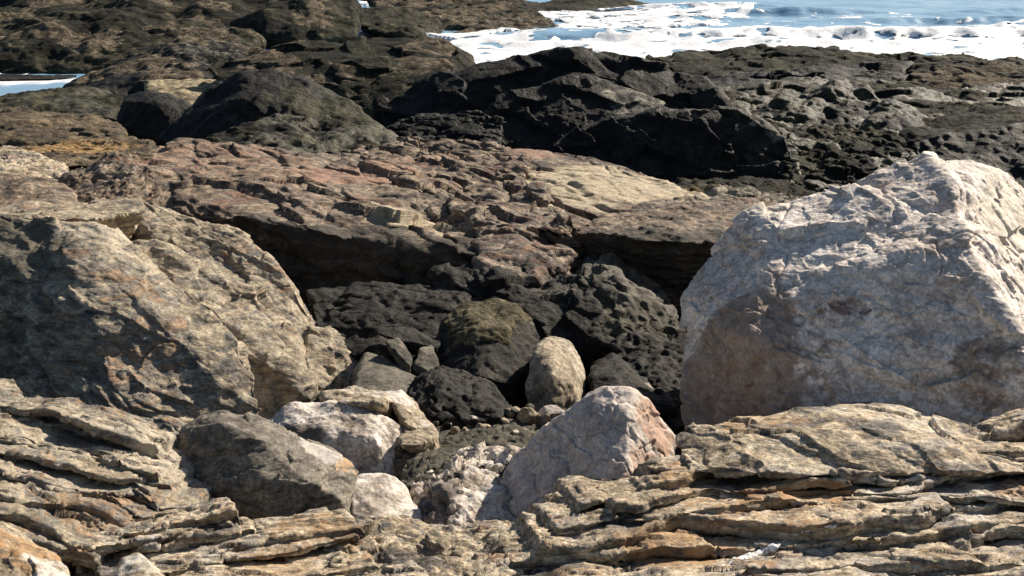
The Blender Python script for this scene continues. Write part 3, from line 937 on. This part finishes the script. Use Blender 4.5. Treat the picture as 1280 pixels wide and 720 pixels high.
rock('shadowed_rock', 'black rock in the shade left of the big white boulder, curved crest', [
    [(735, 455, 7.0), (765, 440, 7.2), (800, 462, 7.1), (830, 488, 6.9), (842, 512, 6.6), (800, 525, 6.4), (745, 510, 6.5), (770, 475, 6.75), (815, 495, 6.7)]],
    'wet', back=.4, down=.3, vox=.008, lump=(.2, .03), grain=(.05, .01), paint=[(820, 485, 6.9, .08, 1, .7)])
rock('shadowed_rock', 'dark rubble wedged under the left flank of the big white boulder', [
    [(760, 425, 7.5), (820, 415, 7.6), (860, 440, 7.4), (880, 530, 6.6), (820, 535, 6.4), (790, 470, 7.0)]],
    'wet', back=.4, down=.3, vox=.009, lump=(.2, .05), grain=(.06, .02), rid=.02)

# ------------------------------------------------------------------ left group
rock('low_slab', 'thin rusty-brown slab between the orange slab and the folded rock on the left', [
    [(10, 192, 13), (50, 184, 13.2), (100, 177, 13.6), (155, 171, 14), (190, 178, 13.6), (190, 200, 12), (120, 208, 11.4), (20, 210, 11.4)]],
    'brown', back=.6, down=.4, bed=(.1, 0, 1), vox=.014, lump=(.5, .05), grain=(.1, .03), thick=.08, samp=.04, block=.6, paint=[(100, 185, 13, .8, 0, .6)])
rock('bedded_rock', 'small stack of thin black and white beds at the left edge', [
    [(-40, 188, 10.8), (10, 185, 10.8), (45, 193, 10.6), (82, 208, 10.2), (75, 222, 9.4), (20, 230, 9), (-40, 232, 9)]],
    'schist', back=.6, down=.4, bed=(.25, -.35, .9), vox=.011, lump=(.4, .03), grain=(.06, .015), thick=.065, block=.35, samp=.07, paint=[(20, 200, 10.2, .35, 1, .4)])
rock('folded_rock', 'dark purple-brown folded rock with a hollow, lying on top of the left mass', [
    [(75, 222, 8.9), (105, 208, 9), (138, 196, 9.1), (162, 197, 9.1), (188, 214, 9), (203, 232, 8.8), (198, 248, 8.5), (170, 262, 8.2), (120, 268, 7.9), (85, 256, 8.1), (140, 215, 8.7), (170, 222, 8.6)]],
    'schist_mid', back=.4, down=.4, bed=(-.5, -.2, .8), vox=.009, lump=(.22, .05), grain=(.05, .008), thick=.08, block=.8, samp=.03, jt=0., rid=.012,
    paint=[(140, 225, 8.6, .5, 2, .35), (120, 240, 8.4, .3, 2, .4)])
rock('low_slab', 'plain brown rounded slab at the left edge below the black and white beds', [
    [(-40, 222, 8.6), (10, 216, 8.6), (60, 220, 8.6), (92, 234, 8.4), (95, 250, 8.0), (80, 262, 7.8), (0, 268, 7.6), (-40, 268, 7.6), (30, 232, 8.1)]],
    'schist_mid', back=.4, down=.4, bed=(.1, -.1, 1), vox=.009, sm=10, lump=(.4, .03), grain=(.06, .01), thick=.08, samp=.015, block=.5)
rock('low_slab', 'reddish-brown strip of rock behind the crest of the left mass', [
    [(-40, 262, 7.7), (60, 258, 7.8), (130, 256, 7.9), (178, 246, 7.9), (185, 262, 7.4), (120, 275, 7.0), (-40, 275, 7.0)]],
    'schist_left', back=.4, down=.4, bed=(.1, -.1, 1), vox=.009, lump=(.3, .03), grain=(.06, .01), thick=.06, samp=.02, block=.4, paint=[(60, 265, 7.5, .9, 0, .35)])
BL = (.5, .12, .85)
rock('rock_mass', 'large rounded grey-brown bedrock mass on the left with three lobes sloping down right', [
    [(-60, 268, 6.20), (20, 262, 6.28), (60, 263, 6.15), (132, 289, 6.10), (200, 337, 5.80), (262, 380, 5.55), (300, 424, 5.30), (322, 470, 5.00), (330, 530, 4.70),
     (200, 395, 5.15), (258, 450, 4.95), (285, 530, 4.60), (120, 420, 4.90), (30, 340, 5.70), (-60, 400, 5.65), (-60, 540, 5.15), (0, 500, 4.90), (150, 545, 4.40), (230, 545, 4.45)],
    [(110, 290, 6.90), (190, 297, 6.90), (250, 325, 6.75), (322, 370, 6.55), (362, 405, 6.40), (384, 440, 6.20), (388, 500, 5.75), (340, 530, 5.50), (270, 385, 6.05), (330, 440, 5.85), (360, 480, 5.75), (300, 500, 5.50)],
    [(140, 268, 7.75), (175, 246, 7.95), (215, 269, 7.90), (262, 283, 7.85), (300, 299, 7.80), (336, 335, 7.65), (379, 365, 7.55), (399, 398, 7.45), (415, 420, 7.30), (395, 460, 6.85), (330, 400, 7.05), (250, 335, 7.30), (180, 290, 7.55)],
    [(385, 400, 7.25), (420, 405, 7.25), (440, 420, 7.20), (458, 448, 7.05), (456, 478, 6.75), (430, 495, 6.50), (390, 500, 6.25), (380, 440, 6.75), (430, 455, 6.80)]],
    'schist_left', nseed=52, back=.7, down=.5, bed=BL, vox=.0072, sm=9, lump=(.55, .06), grain=(.045, .008), steep=.65, thick=.16, block=1.2, samp=.016, jt=.2, rid=.012, chip=[(.45, .02), (.12, .005)],
    paint=[(75, 300, 6.85, .35, 0, .6), (110, 280, 7.05, .4, 1, .75), (330, 380, 7.00, .4, 0, .35), (370, 370, 7.20, .3, 0, .4), (450, 460, 6.95, .2, 1, .6), (120, 320, 6.80, .5, 1, .6),  # some tones here paint sunlight: the yellow patch and right end
           (20, 300, 6.75, .28, 2, .8), (60, 400, 6.50, .45, 2, .7), (120, 450, 6.40, .4, 2, .6), (60, 480, 6.30, .4, 2, .65), (200, 500, 6.35, .3, 2, .5), (170, 275, 7.30, .2, 0, .4),  # dark tones paint the shade on the left flank
           (310, 470, 6.50, .3, 1, .5), (280, 420, 6.60, .3, 1, .35), (350, 470, 6.60, .15, 2, .5), (190, 395, 6.55, .35, 1, .3)])
rock('leaning_slab', 'plain olive-grey triangular slab right of the left mass', [
    [(440, 462, 6.7), (456, 440, 6.85), (485, 446, 6.8), (526, 476, 6.6), (505, 492, 6.3), (440, 500, 6.1), (470, 465, 6.6)]],
    'dim', back=.3, down=.3, vox=.0075, lump=(.3, .02), grain=(.06, .006), paint=[(480, 470, 6.6, .5, 2, .35)])
rock('shard', 'narrow upright stone shard in the dark hollow, left of the pair', [
    [(482, 426, 6.8), (498, 421, 6.9), (517, 448, 6.8), (513, 456, 6.7), (488, 442, 6.75)]], 'dim', back=.12, down=.1, vox=.006, sm=3, lump=(.1, .012), grain=(.04, .005), paint=[(500, 440, 6.8, .3, 2, .4)])
rock('shard', 'blocky grey stone shard in the dark hollow beside the mossy boulder', [
    [(524, 434, 6.9), (541, 433, 6.95), (549, 456, 6.8), (537, 464, 6.7), (518, 455, 6.75)]], 'dim', back=.14, down=.1, vox=.006, sm=3, lump=(.1, .012), grain=(.04, .005), paint=[(535, 447, 6.8, .3, 2, .3)])
rock('shard', 'thin flat dark shard lying above the two upright shards', [
    [(470, 409, 7.2), (515, 409, 7.2), (552, 428, 7.1), (546, 434, 7.0), (500, 424, 7.0), (470, 416, 7.05)]], 'wet', back=.2, down=.12, vox=.006, sm=3, lump=(.1, .012), grain=(.04, .006))
rock('mossy_boulder', 'round dark boulder with a sunlit mossy top in the central hollow', [
    [(535, 440, 7.1), (552, 404, 7.25), (585, 379, 7.4), (620, 371, 7.45), (648, 379, 7.45), (667, 398, 7.4), (673, 425, 7.3), (668, 470, 7.05), (655, 512, 6.9),
     (560, 518, 6.8), (525, 490, 6.85), (585, 398, 7.2), (640, 396, 7.22), (600, 470, 6.7), (640, 480, 6.75)]],
    'wet', back=.5, down=.2, vox=.0075, sm=14, lump=(.25, .03), grain=(.05, .008), paint=[(630, 385, 7.4, (.3, .3, .09), 2, 1.), (600, 385, 7.4, .12, 1, .7), (660, 395, 7.4, .1, 1, .5)])  # pale spots put sunlight on the top and right rim
rock('round_stone', 'egg-shaped tan stone leaning against the mossy boulder', [
    [(668, 432, 6.85), (681, 420, 6.95), (697, 419, 7), (711, 427, 7), (722, 443, 7), (733, 466, 6.95), (735, 492, 6.85), (724, 512, 6.6), (664, 512, 6.5), (655, 482, 6.6),
     (664, 450, 6.75), (690, 465, 6.5), (715, 478, 6.55), (690, 505, 6.42)]],
    'tan', back=.35, down=.1, vox=.0068, sm=22, lump=(.16, .012), grain=(.04, .007), paint=[(715, 455, 6.9, .2, 1, .5), (685, 500, 6.5, .12, 2, .5)])  # right side lightened as sunlit, lower left darkened as shaded
rock('low_rock', 'low black rock with a pale rim in front of the mossy boulder', [
    [(508, 490, 6.3), (520, 470, 6.45), (545, 459, 6.55), (580, 462, 6.55), (614, 482, 6.45), (637, 506, 6.3), (630, 522, 6.0), (540, 524, 5.95), (515, 512, 6.1), (560, 482, 6.2), (600, 497, 6.12)]],
    'wet', back=.3, down=.2, vox=.007, sm=5, lump=(.2, .03), grain=(.05, .012), bed=(.4, -.2, .8), thick=.05, samp=.02, block=.3, paint=[(600, 475, 6.5, .12, 1, .4)])
rock('flat_stone', 'thin knobbly tan stone lying behind the white cobble', [
    [(402, 493, 5.85), (440, 485, 5.95), (470, 490, 5.95), (490, 494, 5.9), (480, 506, 5.6), (420, 503, 5.6)],
    [(482, 489, 5.95), (500, 488, 5.98), (518, 503, 5.95), (532, 524, 5.8), (524, 536, 5.6), (505, 528, 5.6), (495, 510, 5.7)]],
    'tan', back=.2, down=.15, vox=.0062, sm=4, lump=(.12, .02), grain=(.04, .012), paint=[(500, 495, 5.9, .12, 1, .7), (450, 488, 5.9, .15, 1, .5)])
rock('flat_stone', 'small knobbly tan stone between the white cobble and the hollow', [
    [(498, 528, 5.7), (520, 522, 5.75), (545, 530, 5.7), (548, 545, 5.55), (520, 556, 5.4), (500, 556, 5.4)]],
    'tan', back=.15, down=.15, vox=.006, sm=4, lump=(.1, .02), grain=(.04, .012), paint=[(530, 530, 5.7, .12, 1, .5)])
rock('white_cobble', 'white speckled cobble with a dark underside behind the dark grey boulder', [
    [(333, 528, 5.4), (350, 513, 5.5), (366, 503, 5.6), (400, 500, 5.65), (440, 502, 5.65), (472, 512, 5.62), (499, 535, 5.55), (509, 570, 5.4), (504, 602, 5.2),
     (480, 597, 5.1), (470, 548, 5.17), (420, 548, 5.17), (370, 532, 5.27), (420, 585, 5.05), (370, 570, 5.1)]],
    'cobble', steep=.5, back=.4, down=.15, vox=.0057, sm=9, lump=(.15, .022), grain=(.035, .008), paint=[(360, 530, 5.35, .2, 2, .95), (430, 585, 5.1, .25, 2, .95), (480, 590, 5.1, .1, 2, .8)])  # brown-black underside is shading put into the colour
rock('grey_boulder', 'smooth dark grey boulder with a cream sunlit upper edge, lower left', [
    [(216, 566, 4.8), (226, 535, 4.9), (252, 519, 4.97), (277, 511, 5.02), (322, 524, 5.02), (372, 545, 5.0), (412, 561, 4.97), (443, 580, 4.9), (442, 610, 4.72), (436, 645, 4.5),
     (425, 650, 4.47), (350, 655, 4.38), (300, 635, 4.4), (250, 605, 4.5), (225, 585, 4.65), (275, 527, 4.76), (332, 556, 4.62), (385, 602, 4.44), (424, 624, 4.46), (330, 600, 4.42)]],
    'grey', back=.35, down=.05, vox=.005, sm=5, steep=.62, shrink=.95, lump=(.25, .012), grain=(.03, .003), bed=(-.35, .2, 1), thick=.05, samp=.004, block=.4, chip=[(.2, .009)],
    paint=[(400, 566, 4.95, (.16, .14, .05), 1, .9), (425, 580, 4.93, (.08, .1, .05), 0, .7), (405, 630, 4.5, .07, 1, .6)])  # cream stripes paint sunlight along the upper edge
rock('white_stone', 'smooth white stone half shaded, right of the dark grey boulder', [
    [(436, 605, 4.8), (448, 592, 4.92), (480, 591, 4.97), (506, 605, 4.97), (522, 640, 4.8), (540, 672, 4.6), (490, 695, 4.4), (440, 680, 4.42), (480, 645, 4.55), (440, 640, 4.6)]],
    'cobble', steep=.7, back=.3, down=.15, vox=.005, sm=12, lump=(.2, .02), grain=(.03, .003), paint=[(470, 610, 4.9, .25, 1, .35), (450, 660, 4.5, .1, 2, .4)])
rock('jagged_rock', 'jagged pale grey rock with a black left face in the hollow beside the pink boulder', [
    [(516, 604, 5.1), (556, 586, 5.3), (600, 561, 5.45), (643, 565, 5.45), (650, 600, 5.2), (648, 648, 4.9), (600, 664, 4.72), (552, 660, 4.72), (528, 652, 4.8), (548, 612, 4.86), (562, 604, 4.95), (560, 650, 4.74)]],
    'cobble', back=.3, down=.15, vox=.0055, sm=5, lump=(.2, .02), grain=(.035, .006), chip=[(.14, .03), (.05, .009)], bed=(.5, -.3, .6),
    paint=[(535, 630, 4.85, .15, 2, .95)])  # dark spot paints the shaded left face
rock('hollow_ledge', 'weathered grey-green bedded ledge across the bottom of the central hollow', [
    [(500, 545, 5.75), (545, 525, 6.05), (620, 522, 6.1), (690, 540, 6.0), (700, 575, 5.4), (640, 590, 5.15), (560, 600, 5.05), (505, 610, 5.1)]],
    'dim', back=.4, down=.3, vox=.0062, sm=4, lump=(.25, .03), grain=(.045, .01), bed=(.15, -.35, .9), thick=.04, samp=.03, block=.3, paint=[(600, 560, 5.5, .6, 2, .6)])
rock('pink_boulder', 'rounded pinkish-grey boulder with an orange-pink lit right side, bottom centre', [
    [(621, 604, 5.02), (636, 574, 5.1), (680, 548, 5.14), (718, 520, 5.16), (736, 491, 5.1), (757, 481, 5.12), (786, 482, 5.12), (812, 497, 5.15), (828, 522, 5.18), (848, 546, 5.2), (844, 575, 5.1),
     (640, 645, 4.85), (660, 660, 4.72), (756, 648, 4.46), (778, 600, 4.58), (788, 560, 4.72), (786, 522, 4.86), (700, 655, 4.6), (830, 605, 4.9), (800, 650, 4.55)]],
    'pink', steep=.75, shrink=.85, back=.45, down=.0, vox=.005, sm=22, chip=[(.2, .006)], lump=(.2, .018), grain=(.03, .004), cracks=[(.006, .16, .05)], rid=.004,
    paint=[(820, 530, 5.1, .15, 0, .8), (805, 580, 4.9, .13, 0, .7), (765, 500, 5.05, .12, 1, .5), (745, 580, 4.7, .12, 2, .4), (700, 640, 4.5, .2, 2, .3)])  # orange paints the sunlit right side, grey-brown the shaded left
rng_ = random.Random(5)
PEB = [('pale angular pebble', 'cobble'), ('pinkish pebble', 'pink'), ('tan pebble', 'tan'), ('small white pebble', 'cobble')]
spots = [(574, 513, 6.2, 15, 'white triangular pebble at the head of the central hollow', 'cobble'), (590, 516, 6.15, 13, 'pale pink pebble next to the white triangular pebble', 'pink'),
         (612, 520, 6.1, 13, 'pale oblong pebble below the low black rock', 'cobble'), (604, 533, 5.95, 12, 'light tan pebble in the middle of the pebble cluster', 'tan'),
         (622, 538, 5.9, 11, 'small pinkish pebble at the lower edge of the pebble cluster', 'pink'), (640, 516, 6.15, 14, 'tan flat pebble below the egg-shaped stone', 'tan'),
         (662, 519, 6.1, 17, 'grey oblong pebble beneath the egg-shaped stone', 'tan'), (686, 517, 6.15, 20, 'long pale grey stone right below the egg-shaped stone', 'pink'),
         (655, 541, 5.85, 10, 'bright white speck of a pebble above the pink boulder', 'cobble'), (640, 556, 5.65, 11, 'small white pebble lying close to the jagged pale rock', 'cobble'),
         (668, 553, 5.7, 9, 'reddish pebble touching the shaded side of the pink boulder', 'pink'), (628, 526, 6.05, 10, 'tiny dark-edged pebble between the tan and oblong pebbles', 'tan'),
         (560, 524, 6.05, 12, 'brownish pebble left of the pebble cluster', 'tan'), (583, 540, 5.85, 10, 'smallest tan pebble resting on the grey-green ledge', 'tan')]
for px, py, Yd, r, lab, mt in spots:
    h = []
    for k in range(11):
        t = rng_.uniform(0, 6.28)
        h.append((px + r * math.cos(t) * rng_.uniform(.7, 1.1), py + r * .62 * math.sin(t) * rng_.uniform(.7, 1.1), Yd + rng_.uniform(-.02, .03)))
    h.append((px, py + 1, Yd - .05))
    rock('pebble', lab, [h], mt, back=.06, down=.05, vox=.0055, sm=2, lump=(.06, .006), grain=(.03, .003), cat='pebble', group='loose pebbles in the central hollow')

for k in range(26):
    px, py = rng_.uniform(520, 690), rng_.uniform(508, 585)
    Yd = 6.15 - (py - 512) * .0125
    r = rng_.uniform(3.5, 7.5)
    h = [(px + r * math.cos(t) * rng_.uniform(.7, 1.2), py + r * .6 * math.sin(t) * rng_.uniform(.7, 1.2), Yd + rng_.uniform(-.02, .02)) for t in np.linspace(0, 6, 9)]
    rock('pebble', 'tiny grit pebble strewn on the grey-green floor of the central hollow', [h + [(px, py, Yd - .03)]], rng_.choice(['dim', 'tan', 'dim', 'cobble', 'wet']), back=.04, down=.04,
         vox=.0055, sm=1, lump=(.04, .004), grain=(.03, .002), cat='pebble', group='grit in the central hollow')

# ------------------------------------------------------------------ the big white boulder
rock('white_boulder', 'huge pale pinkish-white granite boulder with a sunlit right face', [
    [(847, 372, 6.25), (845, 410, 6.15), (852, 470, 6.0), (872, 540, 5.85), (884, 318, 6.42), (914, 288, 6.48), (940, 266, 6.5), (985, 255, 6.5), (1035, 240, 6.55), (1100, 224, 6.6), (1150, 197, 6.65), (1165, 197, 6.68),
     (1178, 199, 6.7), (1238, 215, 6.85), (1270, 232, 7.6), (1345, 300, 7.9), (1410, 390, 7.5), (1430, 520, 7.2),
     (1185, 225, 6.4), (1212, 300, 5.9), (1226, 350, 5.74), (1262, 410, 5.6), (1285, 450, 5.48), (1310, 560, 5.35), (1000, 560, 5.5), (1150, 580, 5.35), (905, 560, 5.7), (925, 420, 5.72), (960, 335, 6.0), (1050, 335, 5.88), (1120, 345, 5.82), (930, 470, 5.66), (1100, 450, 5.52), (1010, 440, 5.6)]],
    'white', back=.9, down=.15, vox=.0062, sm=9, lump=(.5, .03), grain=(.03, .006), rid=.006, pits=.002, cracks=[(.012, .5, .025)], chip=[(.45, .028), (.15, .009)],
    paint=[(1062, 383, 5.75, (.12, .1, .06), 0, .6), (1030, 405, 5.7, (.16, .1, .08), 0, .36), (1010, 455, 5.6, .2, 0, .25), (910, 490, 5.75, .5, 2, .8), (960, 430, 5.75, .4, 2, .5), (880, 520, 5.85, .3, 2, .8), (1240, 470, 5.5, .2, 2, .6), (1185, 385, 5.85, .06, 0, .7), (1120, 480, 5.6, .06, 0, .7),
           (960, 262, 6.5, .12, 1, .6), (1270, 290, 6.6, .5, 1, .7), (1000, 500, 5.6, .3, 2, .5)])  # warm pale tone paints sun on the rim and right face

# ------------------------------------------------------------------ foreground bedrock
rock('foreground_slab', 'long low tan slab lying along the foot of the big white boulder', [
    [(846, 548, 4.95), (870, 532, 5.05), (925, 519, 5.15), (1000, 508, 5.2), (1090, 502, 5.25), (1150, 519, 5.22), (1198, 541, 5.15), (1250, 550, 5.1), (1330, 560, 5.1),
     (1330, 590, 4.6), (1000, 595, 4.5), (860, 590, 4.55), (850, 575, 4.7), (930, 545, 4.75), (1050, 540, 4.75), (1130, 560, 4.7)]],
    'schist', back=.4, down=.2, vox=.0056, sm=4, lump=(.3, .025), grain=(.035, .006), bed=(.55, .3, .78), thick=.12, block=1.2, samp=.007, jt=0., sub=.15, chip=[(.35, .014)],
    paint=[(950, 530, 5, .25, 0, .5), (1080, 520, 5.1, .3, 1, .45), (1150, 530, 5.1, .15, 1, .5), (900, 555, 4.8, .15, 2, .5), (1060, 555, 4.7, .15, 2, .4)])


def gp(px, py, z):
    return PZ(px, py, z)


# beds right of the pink boulder: rows run from the nearest (lowest) to the farthest bed
O = gp(900, 640, 1.42)
rows, v = [], -.62
rr = random.Random(3)
while v < .4:
    rows.append((v, .1 * v, rr.choice((.028, .04, .055, .07)), np.interp(v, [-.6, -.3, 0, .3, .5], [-1.05, -.9, -.52, -.2, -.08]) + rr.uniform(-.06, .06), 1.6, .4 if v < .25 else .16))
    v += rr.uniform(.05, .12)
ledges('bedded_outcrop', 'tan and ochre thin-bedded bedrock ledges across the lower right corner', O, (.985, .17, .012), (-.02, 0, 1), rows, 'schist', .005, bedtilt=.16, seed=4,
       jag=.16, blk=.9, step=.05, paint=[(860, 640, 4.1, .3, 0, .6), (1000, 590, 4.6, .4, 0, .6), (1150, 600, 4.5, .4, 1, .5), (900, 600, 4.5, .3, 0, .5), (950, 700, 3.8, .2, 2, .6),
                                    (1100, 680, 3.9, .25, 1, .5), (760, 660, 4.1, .25, 2, .35), (960, 640, 4.2, .3, 0, .5), (1200, 650, 4.1, .3, 0, .4), (720, 690, 3.9, .2, 0, .4)])
# beds of the lower left
O = gp(150, 600, 1.455)
rows, v = [], -.6
rr = random.Random(8)
while v < .36:
    rows.append((v, .12 * v, rr.choice((.018, .025, .035, .05)), -1.2, np.interp(v, [-.6, -.3, -.1, .1, .5], [-.1, .3, .26, .1, .1]) + rr.uniform(-.07, .05), .35 if v < .3 else .2))
    v += rr.uniform(.03, .08)
ledges('bedded_outcrop', 'rusty brown bedded bedrock sloping down to the right in the lower left corner', O, (.96, -.14, -.2), (.2, 0, 1), rows, 'schist_left', .005, bedtilt=.1, seed=9,
       jag=.2, blk=.5, step=.05, paint=[(120, 590, 4.4, .5, 0, .35), (40, 560, 4.6, .4, 1, .4), (200, 540, 4.8, .3, 1, .6), (60, 640, 4.2, .3, 2, .4), (60, 600, 4.4, .3, 0, .3), (220, 620, 4.4, .3, 0, .4)])
# planks
O = gp(290, 668, 1.4)
rows = [(-.5, -.06, .04, -.8, .5, .3), (-.4, -.05, .04, -.8, .45, .3), (-.31, -.04, .035, -.7, .4, .3), (-.23, -.03, .045, -.6, .42, .3), (-.15, -.02, .03, -.45, .38, .25), (-.09, -.01, .04, -.35, .4, .2),
        (0., 0.01, .05, -.32, .36, .16), (.05, .02, .03, -.55, .02, .14), (.1, .035, .045, -.55, .06, .14)]
ledges('bedded_outcrop', 'plank-like tan beds rising to the right below the dark grey boulder', O, (.91, .41, .03), (-.03, 0, 1), rows, 'schist', .005, bedtilt=.08, seed=14,
       jag=.04, blk=.4, step=.05, paint=[(380, 660, 4.1, .3, 0, .5), (200, 650, 4.1, .3, 1, .4)])
rock('worn_bedrock', 'worn grey bedrock floor below the white stone at the bottom edge', [
    [(415, 655, 4.5), (440, 650, 4.6), (520, 664, 4.55), (560, 680, 4.45), (600, 690, 4.35), (650, 668, 4.6), (640, 720, 3.95), (560, 770, 3.7), (420, 770, 3.7), (420, 700, 4.05), (500, 690, 4.2)]],
    'schist', back=.3, down=.2, vox=.0048, sm=5, lump=(.25, .04), grain=(.035, .006), bed=(.15, -.3, .93), thick=.05, block=.4, samp=.022, jt=.4, chip=[(.2, .016), (.07, .005)], paint=[(520, 690, 4.2, .3, 2, .5)])
rock('corner_stone', 'cream and rust rounded stone in the bottom left corner', [
    [(-60, 650, 3.75), (0, 655, 3.75), (40, 672, 3.7), (75, 700, 3.6), (95, 740, 3.4), (-60, 760, 3.2), (20, 690, 3.5)]],
    'tan', back=.3, down=.2, vox=.004, sm=6, lump=(.15, .02), grain=(.03, .005), bed=(.5, -.1, .8), thick=.04, samp=.01, block=.2, paint=[(30, 680, 3.6, .2, 0, .6), (60, 710, 3.5, .1, 1, .7)])
rock('corner_stone', 'small pointed tan stone at the bottom edge left of the planks', [
    [(142, 722, 3.5), (152, 698, 3.58), (172, 693, 3.6), (200, 712, 3.55), (225, 740, 3.4), (140, 750, 3.35), (170, 710, 3.5)]],
    'tan', back=.2, down=.2, vox=.004, sm=5, lump=(.12, .012), grain=(.03, .004), paint=[(165, 705, 3.55, .1, 1, .6)])

# ------------------------------------------------------------------ what grows on the rocks, coats imitating lit crests, and the quartz vein
for o in list(C.objects):
    lab = o.get('label', '')
    if o.name.startswith('mossy_boulder'):
        top = GEO[o.name][0][:, 2].max()
        growth(o, 'moss', 'moss', lambda V, N: sstep(.2, .75, N[:, 2] * .9 + N[:, 0] * .25) * sstep(top - .16, top - .05, V[:, 2]) * .9, .007, .04, 5)
    elif o.name.startswith('weedy_mound'):
        growth(o, 'seaweed', 'weed', lambda V, N: np.full(len(V), .36), .03, .3, 6)
    elif o.name.startswith('weedy_ledge') or 'olive weed' in lab or 'weedy dark ledge' in lab or 'grey-green weedy slab' in lab:
        growth(o, 'seaweed', 'weed', lambda V, N: .2 + .25 * N[:, 2], .03, .5, 7)
    elif o.name.startswith('sea_rock') or 'mottled sunlit top' in lab:
        growth(o, 'barnacle_lit_crust', 'crust', lambda V, N: -.12 + .5 * N[:, 2], .03, .5, 11)  # pale coat on upward faces imitates sunlit mottled crests
    elif 'barnacle' in lab or 'speckled wave-cut' in lab:
        growth(o, 'barnacle_lit_crust', 'crust', lambda V, N: .15 + .3 * N[:, 2], .04, .6, 8)
    elif 'lower right corner' in lab:
        vein(o, 'quartz_vein', 'quartz', [(880, 716), (905, 706), (930, 698), (950, 690), (970, 681), (988, 671), (1004, 664), (1022, 659), (1045, 656)], .006, 3)
